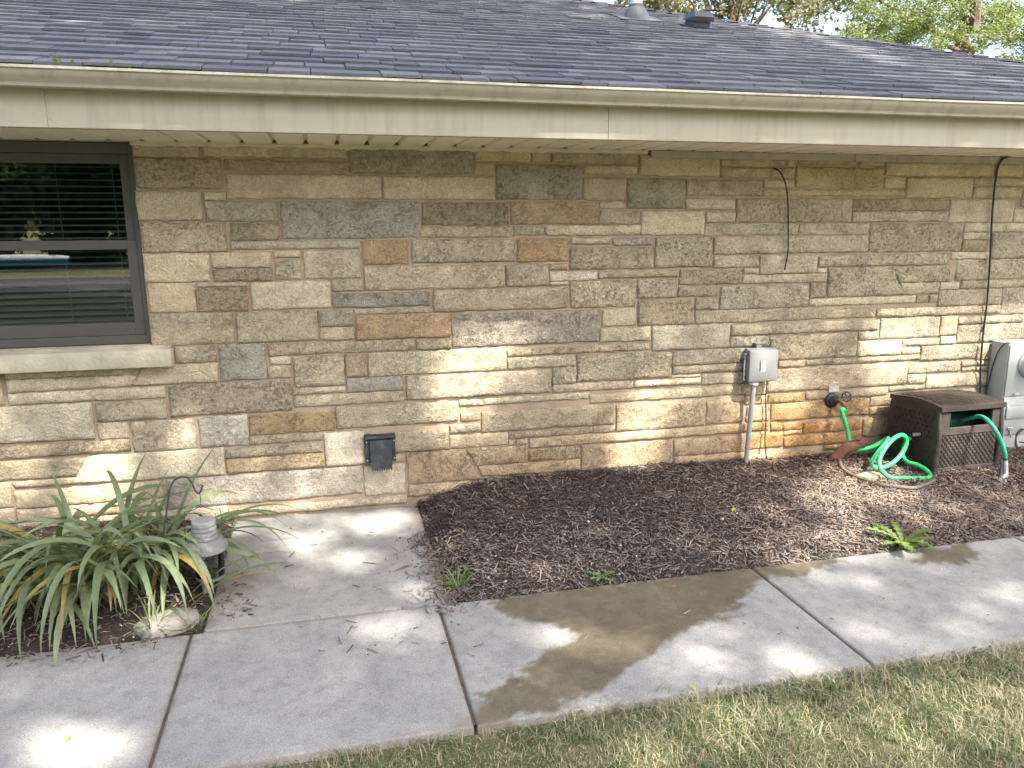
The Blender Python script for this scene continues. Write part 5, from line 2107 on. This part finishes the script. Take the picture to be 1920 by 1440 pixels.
# -- the yard trees behind the camera whose leaves dapple the light on the wall and walk
PATCH = np.array([[float(a) for a in l.split()] for l in """2.55 0.00 0.68 0.157 0.70
2.48 0.00 0.51 0.129 0.60
3.04 0.00 0.54 0.132 0.80
2.93 0.00 0.37 0.125 0.85
2.90 0.00 0.24 0.111 0.90
2.70 0.00 0.76 0.108 0.70
3.98 0.00 0.98 0.173 1.00
4.20 0.00 0.99 0.175 1.00
3.80 0.00 1.01 0.127 0.95
4.43 0.00 0.99 0.138 0.90
4.80 0.00 0.99 0.156 0.90
4.68 0.00 0.82 0.117 0.80
4.31 0.00 0.68 0.092 0.90
1.98 0.00 0.40 0.127 1.00
1.95 0.00 0.26 0.127 1.00
0.95 0.00 0.94 0.131 0.70
0.79 0.00 0.72 0.132 0.80
-1.25 0.00 0.30 0.091 1.00
-1.32 0.00 0.21 0.103 0.90
0.91 0.00 1.10 0.085 0.75
0.81 0.00 1.13 0.071 0.60
1.03 0.00 0.96 0.099 0.85
0.91 0.00 0.85 0.105 0.90
0.79 0.00 0.77 0.112 1.00
0.74 0.00 0.67 0.086 1.00
0.72 0.00 0.54 0.060 0.80
1.11 0.00 0.80 0.100 0.40
1.29 0.00 0.83 0.087 0.30
2.00 0.00 0.45 0.106 1.00
1.97 0.00 0.31 0.120 1.00
1.93 0.00 0.20 0.099 1.00
2.05 0.00 0.56 0.084 0.80
2.14 0.00 1.10 0.069 0.90
2.09 0.00 0.99 0.062 0.90
1.90 0.00 0.66 0.104 0.40
1.69 0.00 0.81 0.089 0.30
3.80 0.00 1.03 0.097 0.90
3.93 0.00 1.04 0.120 1.00
4.08 0.00 1.03 0.128 1.00
4.25 0.00 1.02 0.129 1.00
4.40 0.00 1.04 0.099 0.90
4.05 0.00 0.91 0.091 0.90
4.56 0.00 1.01 0.100 0.80
4.76 0.00 1.05 0.108 0.90
4.91 0.00 1.01 0.109 0.90
4.72 0.00 0.89 0.101 0.80
4.32 0.00 0.76 0.085 0.90
4.29 0.00 0.66 0.069 0.90
4.21 0.00 0.53 0.108 0.60
3.98 0.00 0.56 0.107 0.50
2.92 0.00 1.08 0.086 0.50
3.27 0.00 1.07 0.080 0.50
3.46 0.00 1.04 0.073 0.50
3.58 0.00 1.05 0.081 0.60
3.75 0.00 0.71 0.113 0.50
3.56 0.00 0.81 0.089 0.40
3.08 0.00 0.61 0.081 0.70
3.15 0.00 0.70 0.059 0.50
3.03 0.00 0.43 0.066 0.70
2.89 0.00 0.34 0.081 0.80
2.98 0.00 0.24 0.096 0.90
2.86 0.00 0.21 0.074 0.80
2.66 0.00 0.72 0.079 0.50
2.55 0.00 0.60 0.093 0.60
2.52 0.00 0.48 0.079 0.50
3.44 0.00 0.34 0.098 0.50
3.78 0.00 0.40 0.084 0.70
3.88 0.00 0.27 0.077 0.70
-1.24 0.00 0.27 0.073 1.00
-1.26 0.00 0.38 0.066 1.00
-1.38 0.00 0.17 0.073 1.00
-1.27 0.00 0.51 0.048 0.90
-1.17 0.00 0.31 0.049 0.70
-0.81 0.00 0.54 0.055 0.80
-0.85 0.00 0.43 0.049 0.60
-1.71 0.00 0.33 0.077 0.70
-1.74 0.00 0.41 0.059 0.60
-0.43 0.00 0.17 0.108 0.60
-0.22 0.00 0.08 0.097 0.60
-0.02 0.00 0.15 0.097 0.50
-0.63 0.00 0.24 0.088 0.50
-1.07 0.00 1.05 0.065 0.50
-1.23 0.00 1.05 0.047 0.40
-0.05 0.00 0.75 0.069 0.40
-0.60 0.00 0.57 0.062 0.50
1.25 -2.47 0.02 0.110 0.50
1.52 -2.48 0.02 0.113 0.70
1.55 -2.66 0.02 0.106 0.50
1.84 -2.62 0.02 0.110 0.50
2.17 -2.54 0.02 0.116 0.50
2.19 -2.71 0.02 0.110 0.40
1.25 -2.64 0.02 0.104 0.40
0.92 -2.56 0.02 0.087 0.30
2.65 -1.31 0.08 0.141 0.80
2.43 -1.25 0.08 0.141 0.70
3.20 -0.67 0.08 0.199 0.90
2.78 -0.85 0.08 0.157 0.80
2.24 -1.20 0.08 0.113 0.50
1.88 -1.18 0.08 0.111 0.40
1.20 -1.21 0.08 0.095 0.35
-0.12 -0.46 0.02 0.135 0.90
-0.26 -0.22 0.02 0.105 0.70
0.21 -0.28 0.02 0.124 1.00
0.34 -0.20 0.02 0.083 1.00
0.03 -0.25 0.02 0.112 0.80
0.06 -0.75 0.02 0.094 0.90
-0.07 -0.69 0.02 0.101 0.80
0.35 -1.20 0.02 0.051 0.90
0.31 -1.07 0.02 0.042 0.80
-0.20 -0.88 0.02 0.080 0.40
-0.87 -2.06 0.02 0.089 1.00
-0.96 -1.98 0.02 0.080 0.90
-0.78 -2.07 0.02 0.071 0.90
-1.08 -1.80 0.02 0.077 0.50
-1.20 -1.63 0.02 0.080 0.40
0.09 -1.42 0.02 0.061 0.70
0.27 -1.49 0.02 0.084 0.80
0.17 -1.56 0.02 0.059 0.50
0.97 -1.74 0.02 0.068 1.00
0.87 -1.75 0.02 0.068 1.00
0.82 -1.70 0.02 0.055 0.80
1.02 -1.86 0.02 0.075 0.70
1.09 -1.94 0.02 0.074 0.70
1.22 -1.89 0.02 0.067 0.50
1.43 -2.05 0.02 0.086 0.70
1.62 -1.92 0.02 0.068 0.60
1.29 -2.11 0.02 0.063 0.50
1.76 -2.17 0.02 0.072 0.70
1.81 -2.24 0.02 0.054 0.70
1.69 -2.05 0.02 0.066 0.50
2.19 -2.00 0.02 0.069 0.45
2.34 -1.52 0.02 0.068 0.50
2.43 -1.61 0.02 0.067 0.50
3.08 -1.89 0.02 0.065 0.70
2.84 -2.01 0.02 0.062 0.50
2.60 -2.14 0.02 0.068 0.30
0.03 -1.85 0.02 0.058 0.40
-0.01 -1.74 0.02 0.047 0.40
-0.17 -1.92 0.02 0.059 0.30
-0.45 -1.59 0.02 0.064 0.30
0.73 -2.01 0.02 0.054 0.35
3.31 -0.43 0.08 0.161 0.95
2.86 -0.69 0.08 0.163 0.90
2.81 -0.42 0.08 0.089 0.70
3.59 -0.33 0.08 0.123 1.00
3.33 -0.60 0.08 0.115 0.90
3.23 -1.01 0.08 0.124 0.80
2.59 -1.22 0.08 0.103 0.80
2.30 -1.36 0.08 0.093 0.70
2.43 -0.90 0.08 0.079 0.60
3.56 -1.01 0.08 0.095 0.60
3.90 -0.90 0.08 0.085 0.70
2.89 -1.37 0.08 0.084 1.00
2.86 -1.21 0.08 0.087 0.90
2.84 -0.96 0.08 0.105 0.80
3.86 -1.13 0.08 0.081 0.40
2.66 -0.21 0.08 0.071 0.70
2.23 -0.52 0.08 0.065 0.40
0.60 -0.75 0.08 0.057 0.35
0.93 -1.21 0.08 0.078 0.35
-0.74 -1.06 0.02 0.064 1.00
-0.77 -1.23 0.02 0.061 1.00
-0.87 -1.08 0.02 0.048 0.80
-0.92 -1.26 0.02 0.046 0.60
-1.53 -0.10 0.02 0.059 0.60
-1.65 -0.29 0.02 0.068 0.50
-1.31 -0.51 0.02 0.071 0.70
-1.10 -0.75 0.02 0.068 0.60
-0.72 0.11 0.02 0.084 0.80
-0.54 -0.15 0.02 0.068 0.80
-0.72 -0.30 0.02 0.065 0.60
-0.44 -0.66 0.02 0.066 0.60
1.33 -2.44 0.02 0.075 0.80
1.43 -2.48 0.02 0.074 0.70
1.59 -2.52 0.02 0.082 0.80
1.64 -2.63 0.02 0.072 0.60
1.94 -2.55 0.02 0.068 0.50
1.04 -2.53 0.02 0.071 0.40
2.35 -2.48 0.02 0.072 0.50
0.58 -2.47 0.02 0.052 0.30
3.63 -0.48 0.30 0.077 1.00
3.50 -0.48 0.24 0.076 1.00
4.16 -0.30 0.54 0.124 0.80
4.33 -0.40 0.53 0.101 0.80
4.02 -0.54 0.26 0.126 0.70
4.19 -0.56 0.40 0.105 0.80
4.16 -0.54 0.14 0.085 0.60
2.79 -0.12 0.79 0.120 0.95
2.74 -0.06 0.48 0.072 0.90
4.75 -0.20 0.58 0.129 0.60
4.21 -0.70 0.29 0.069 0.80
-0.60 -0.90 0.28 0.066 0.60
4.15 1.07 3.04 0.168 0.80
4.07 0.71 2.91 0.159 0.80
4.01 0.39 2.79 0.136 0.70
4.13 1.31 3.13 0.156 0.80
4.08 1.71 3.27 0.156 0.70
3.98 1.97 3.37 0.142 0.80
3.78 -0.11 2.61 0.103 0.60
4.25 0.16 2.71 0.132 0.70
4.43 0.01 2.65 0.130 0.70
3.91 -0.54 2.45 0.083 0.60
3.53 -0.12 2.61 0.068 0.60
3.88 2.25 3.47 0.127 0.80
2.30 2.14 3.43 0.118 0.60
1.90 2.42 3.53 0.103 0.50
1.61 0.20 2.72 0.052 0.50
-0.07 2.07 3.40 0.091 0.70
-0.72 1.58 3.23 0.075 0.50
-1.29 0.42 2.80 0.065 0.80
-0.29 0.19 2.72 0.024 0.50
-0.66 0.49 2.83 0.037 0.50
-1.51 0.10 2.69 0.033 0.70
0.87 1.70 3.27 0.081 0.40
0.23 1.73 3.28 0.056 0.50
5.16 0.53 2.84 0.121 0.70""".strip().splitlines()])
Ls = np.array(tuple(SUN))


def dappled(n, c, rx, ry, rz):
    u = RNG.normal(0, 1, (n, 3))
    u /= np.linalg.norm(u, axis=1)[:, None]
    u *= (RNG.random(n) ** (1 / 2.6))[:, None]
    return np.array(c) + u * np.array([rx, ry, rz])


def gaps(P_):  # crowns shaped for the light: leaves dropped where sun patches should fall
    keep = np.ones(len(P_), bool)
    q_ = np.zeros(len(P_))
    rnd = RNG.random(len(P_))
    t0 = P_[:, 1] / Ls[1]
    zp = P_[:, 2] - t0 * Ls[2]                     # height where the leaf's shadow meets the wall
    for (x, y, z, r, p) in PATCH:
        rr = r * 1.25 if abs(y) < 1e-6 else r
        if abs(y) < 1e-6:
            ok_w = zp < 1.102
        else:
            ok_w = np.ones(len(P_), bool)
        d = P_ - np.array([x, y, z])
        t = d @ Ls
        dist = np.linalg.norm(d - t[:, None] * Ls, axis=1)
        q_ = np.maximum(q_, ok_w * (0.32 + 0.70 * p) * np.clip((1.75 * rr - dist) / (0.75 * rr), 0, 1))
    return rnd > q_


def shade_tree(base, top, crowns, nleaf, label, r0=0.28):
    up = Vector((1.66, -3.31, 5.5))                # crowns raised to thirteen metres to blur the edges of the sun patches
    base = tuple(Vector(base) + Vector((1.4, -2.8, 0)))
    top = Vector(top) + up
    crowns = [(Vector(c) + up, rx, ry, rz, s) for c, rx, ry, rz, s in crowns]
    e = empty('yard_tree', base, label, 'tree', 'shade trees in the yard')
    base = Vector(base)
    mb = MB()
    pts, rs = limb(base + Vector((0, 0, -0.2)), top, r0, r0 * 0.4, 0.02, base.x, 10)
    rs[0] = r0 * 1.4
    mb.tube(pts, rs, 10)
    mb.build('trunk', M['bark'], e, True)
    parts = []
    mb = MB()
    for (c, rx, ry, rz, share) in crowns:
        # branchlets that carry the leaves
        P_ = dappled(int(nleaf * share), c, rx, ry, rz)
        parts.append(P_)
        for k in range(7):
            b = dappled(1, c, rx * .8, ry * .8, rz * .6)[0]
            if not gaps(b[None])[0]:
                continue
            a = base.lerp(Vector(top), random.uniform(0.5, 1.0))
            p_, r_ = limb(a, b, r0 * 0.16, 0.008, 0.1, k)
            ok = gaps(np.array([tuple(q_) for q_ in p_]))
            if ok.mean() > 0.85:
                mb.tube(p_, r_, 6)
    if mb.V:
        mb.build('limbs', M['bark'], e, True)
    P_ = np.concatenate(parts)
    P_ = P_[gaps(P_)]
    Vv, Q = leaves_mesh(P_, 0.115, 0.75, 0.35)
    mk_np('crown', Vv - np.array(tuple(base)), Q, M['leaf'], e)


shade_tree((2.2, -9.2, 0), (2.6, -8.2, 7.6),
           [((0.6, -6.2, 8.0), 3.0, 2.8, 1.3, .34), ((3.6, -6.3, 8.4), 3.0, 2.8, 1.3, .34), ((2.0, -8.8, 8.2), 3.0, 2.6, 1.2, .18), ((-2.0, -7.0, 7.6), 2.0, 2.4, 1.0, .14)],
           42000, 'broad leafy yard tree behind the viewer, shading the wall')
shade_tree((9.6, -6.4, 0), (8.6, -5.8, 7.4),
           [((6.6, -5.6, 7.8), 3.0, 2.9, 1.3, .42), ((4.6, -3.3, 8.0), 2.8, 2.2, 1.2, .30), ((7.6, -3.2, 8.0), 2.6, 2.2, 1.2, .28)],
           38000, 'broad leafy yard tree beyond the right end of the pavement', 0.24)
shade_tree((-11.0, -7.5, 0), (-6.6, -6.8, 7.6),
           [((-1.6, -3.4, 8.2), 2.4, 2.0, 1.1, .22), ((1.4, -3.2, 8.3), 2.6, 2.0, 1.1, .26), ((-4.6, -6.2, 7.8), 2.6, 2.4, 1.2, .24), ((0.6, -1.0, 8.6), 2.8, 1.7, 1.0, .18), ((3.6, -1.0, 8.6), 2.4, 1.6, 1.0, .10)],
           40000, 'broad leafy yard tree standing off the left end of the pavement', 0.22)
for (x, y, lb) in ((-3.2, -16.0, 'yard tree added behind the viewer to shade the mirrored lawn, nearer the house'), (-5.2, -21.0, 'yard tree added behind the viewer to shade the mirrored lawn, close to the road')):  # two unseen trees added to darken the lawn mirrored in the window
    tree('yard_tree', (x + 3.6, y, 0), (x + 1.0, y, 7.0), 0.22, cloud((x, y, 8.0), 4.4, 3.4, 1.1, 46, 1.0, 1.7), 0.26, M['leaf'], lb, 'shade trees in the yard', 15000)
# -- across the road: trees and the long blue boat mirrored in the window
for i, (x, y, h, lb) in enumerate(((-16, -34, 11, 'tall dark tree across the road, leftmost mirrored in the window'), (-10.5, -38, 12, 'tall dark tree across the road behind the blue boat'), (-5.5, -36, 10, 'dark tree across the road, rightmost mirrored in the window'),
                                   (1, -40, 11, 'dark tree across the road straight behind the viewer'), (9, -38, 12, 'dark tree across the road to the right behind the viewer'))):
    tree('roadside_tree', (x, y, 0), (x, y, h * .8), 0.25, cloud((x, y, h * .47), 3.6, 2.4, h * .47, 50, 0.9, 1.6), 0.36, M['leaf'], lb, 'trees across the road', 15000)
hd_ = empty('hedge', (-9, -44, 0), 'tall dark evergreen hedge added across the road to block the mirrored sky', 'hedge')  # added to keep the horizon sky out of the window reflection
hcl = [(Vector((random.uniform(-32, 14), -44 + random.uniform(-1, 1), random.uniform(0.3, 6.2))), random.uniform(0.9, 1.5)) for k in range(150)]
C_ = np.array([tuple(c) for c, r in hcl])
kk_ = RNG.integers(0, len(hcl), 20000)
P_ = C_[kk_] + RNG.normal(0, 0.6, (20000, 3))
Vv, Q = leaves_mesh(P_, 0.55, 0.7)
mk_np('foliage', Vv - np.array((-9, -44, 0)), Q, M['leaf'], hd_)
mb = MB()
for k in range(12):
    mb.tube([(-30 + k * 3.8, -44, 0), (-30 + k * 3.8, -44, 4.5)], [0.12, 0.04], 6)
mb.build('stems', M['bark'], hd_)
bt = empty('boat', (-11.6, -29.5, 0), 'long blue boat with a white top on the grass across the road', 'boat')
M['blue'] = simple('blue_hull', (0.03, 0.26, 0.52), 0.35, 0.1, 3)
V = []
Fc = []
nl, nr = 18, 10
for i in range(nl + 1):
    t = i / nl
    s = max(0.02, sin(pi * min(1, max(0, 0.04 + t * 0.92)))) ** 0.45
    for k in range(nr + 1):
        a = pi * k / nr
        V.append((-13.6 + 3.9 * t, -29.5 - cos(a) * 0.5 * s, 0.42 - sin(a) * 0.36 * s ** 0.6))
for i in range(nl):
    for k in range(nr):
        b = i * (nr + 1) + k
        Fc.append((b, b + 1, b + nr + 2, b + nr + 1))
mk('hull', V, Fc, M['blue'], bt, True)
V = [Vector((v[0], v[1], 0.42 + (0.42 - v[2]) * 0.55)) for v in V]
mk('deck', V, Fc, M['white'], bt, True)

# ================================================================== SMALL LITTER
random.seed(77)


def fallen(px, py, Z, Y, r, mat, label, az):
    c = atZ(px, py, Z) if Y is None else atY(px, py, Y)
    d = Vector((cos(az), sin(az), 0.15)) * r
    s = Vector((-sin(az), cos(az), 0.1)) * r * 0.45
    k = Vector((0, 0, r * 0.3))
    V = [c - d, c - d * .4 + s + k, c + d * .4 + s * .8 + k, c + d, c + d * .4 - s * .8 + k * 1.2, c - d * .4 - s + k, c + k * 0.2]
    return tag(mk('fallen_leaf', V, [(0, 1, 6), (1, 2, 6), (2, 3, 6), (3, 4, 6), (4, 5, 6), (5, 0, 6)], mat, None, True, origin=c), label, 'leaf')


M['yellow_leaf'] = leaf_mat('fallen_leaf', (0.42, 0.33, 0.05), (0.46, 0.40, 0.08), 0.25)
M['brown_leaf'] = leaf_mat('fallen_brown_leaf', (0.25, 0.11, 0.05), (0.30, 0.15, 0.07), 0.2)
fallen(1376, 956, 0.12, None, 0.022, M['yellow_leaf'], 'yellow fallen leaf lying on the mulch below the utility box', 0.6)
fallen(1300, 1290, 0.008, None, 0.016, M['yellow_leaf'], 'small yellow leaf near the grass edge of the wet slab', 1.9)
fallen(128, 1385, 0.008, None, 0.018, M['yellow_leaf'], 'small yellow leaf on the slab nearest the viewer', 1.2)
fallen(1265, 1100, 0.010, None, 0.016, M['brown_leaf'], 'brown leaf on the wet slab by the mulch edge', 0.1)
fallen(1490, 168, None, -0.772, 0.028, M['yellow_leaf'], 'yellow green leaf caught on the gutter lip', 0.9)
fallen(980, 935, 0.13, None, 0.028, M['brown_leaf'], 'orange brown leaf on the dark mulch near the wall', 0.4)
gw = atY(125, 118, -0.74)
e = empty('gutter_seedling', (gw.x, gw.y, gw.z), 'green seedlings sprouting from the gutter above the window', 'plant')
for k in range(12):
    blade((gw.x + random.choice((0.0, 0.20)) + random.uniform(-.04, .04), gw.y, gw.z - 0.02), random.uniform(0, 6.28), random.uniform(0.03, 0.07), 0.016, random.uniform(0.5, 1.3), 0.8, M['weed'], e, segs=4)
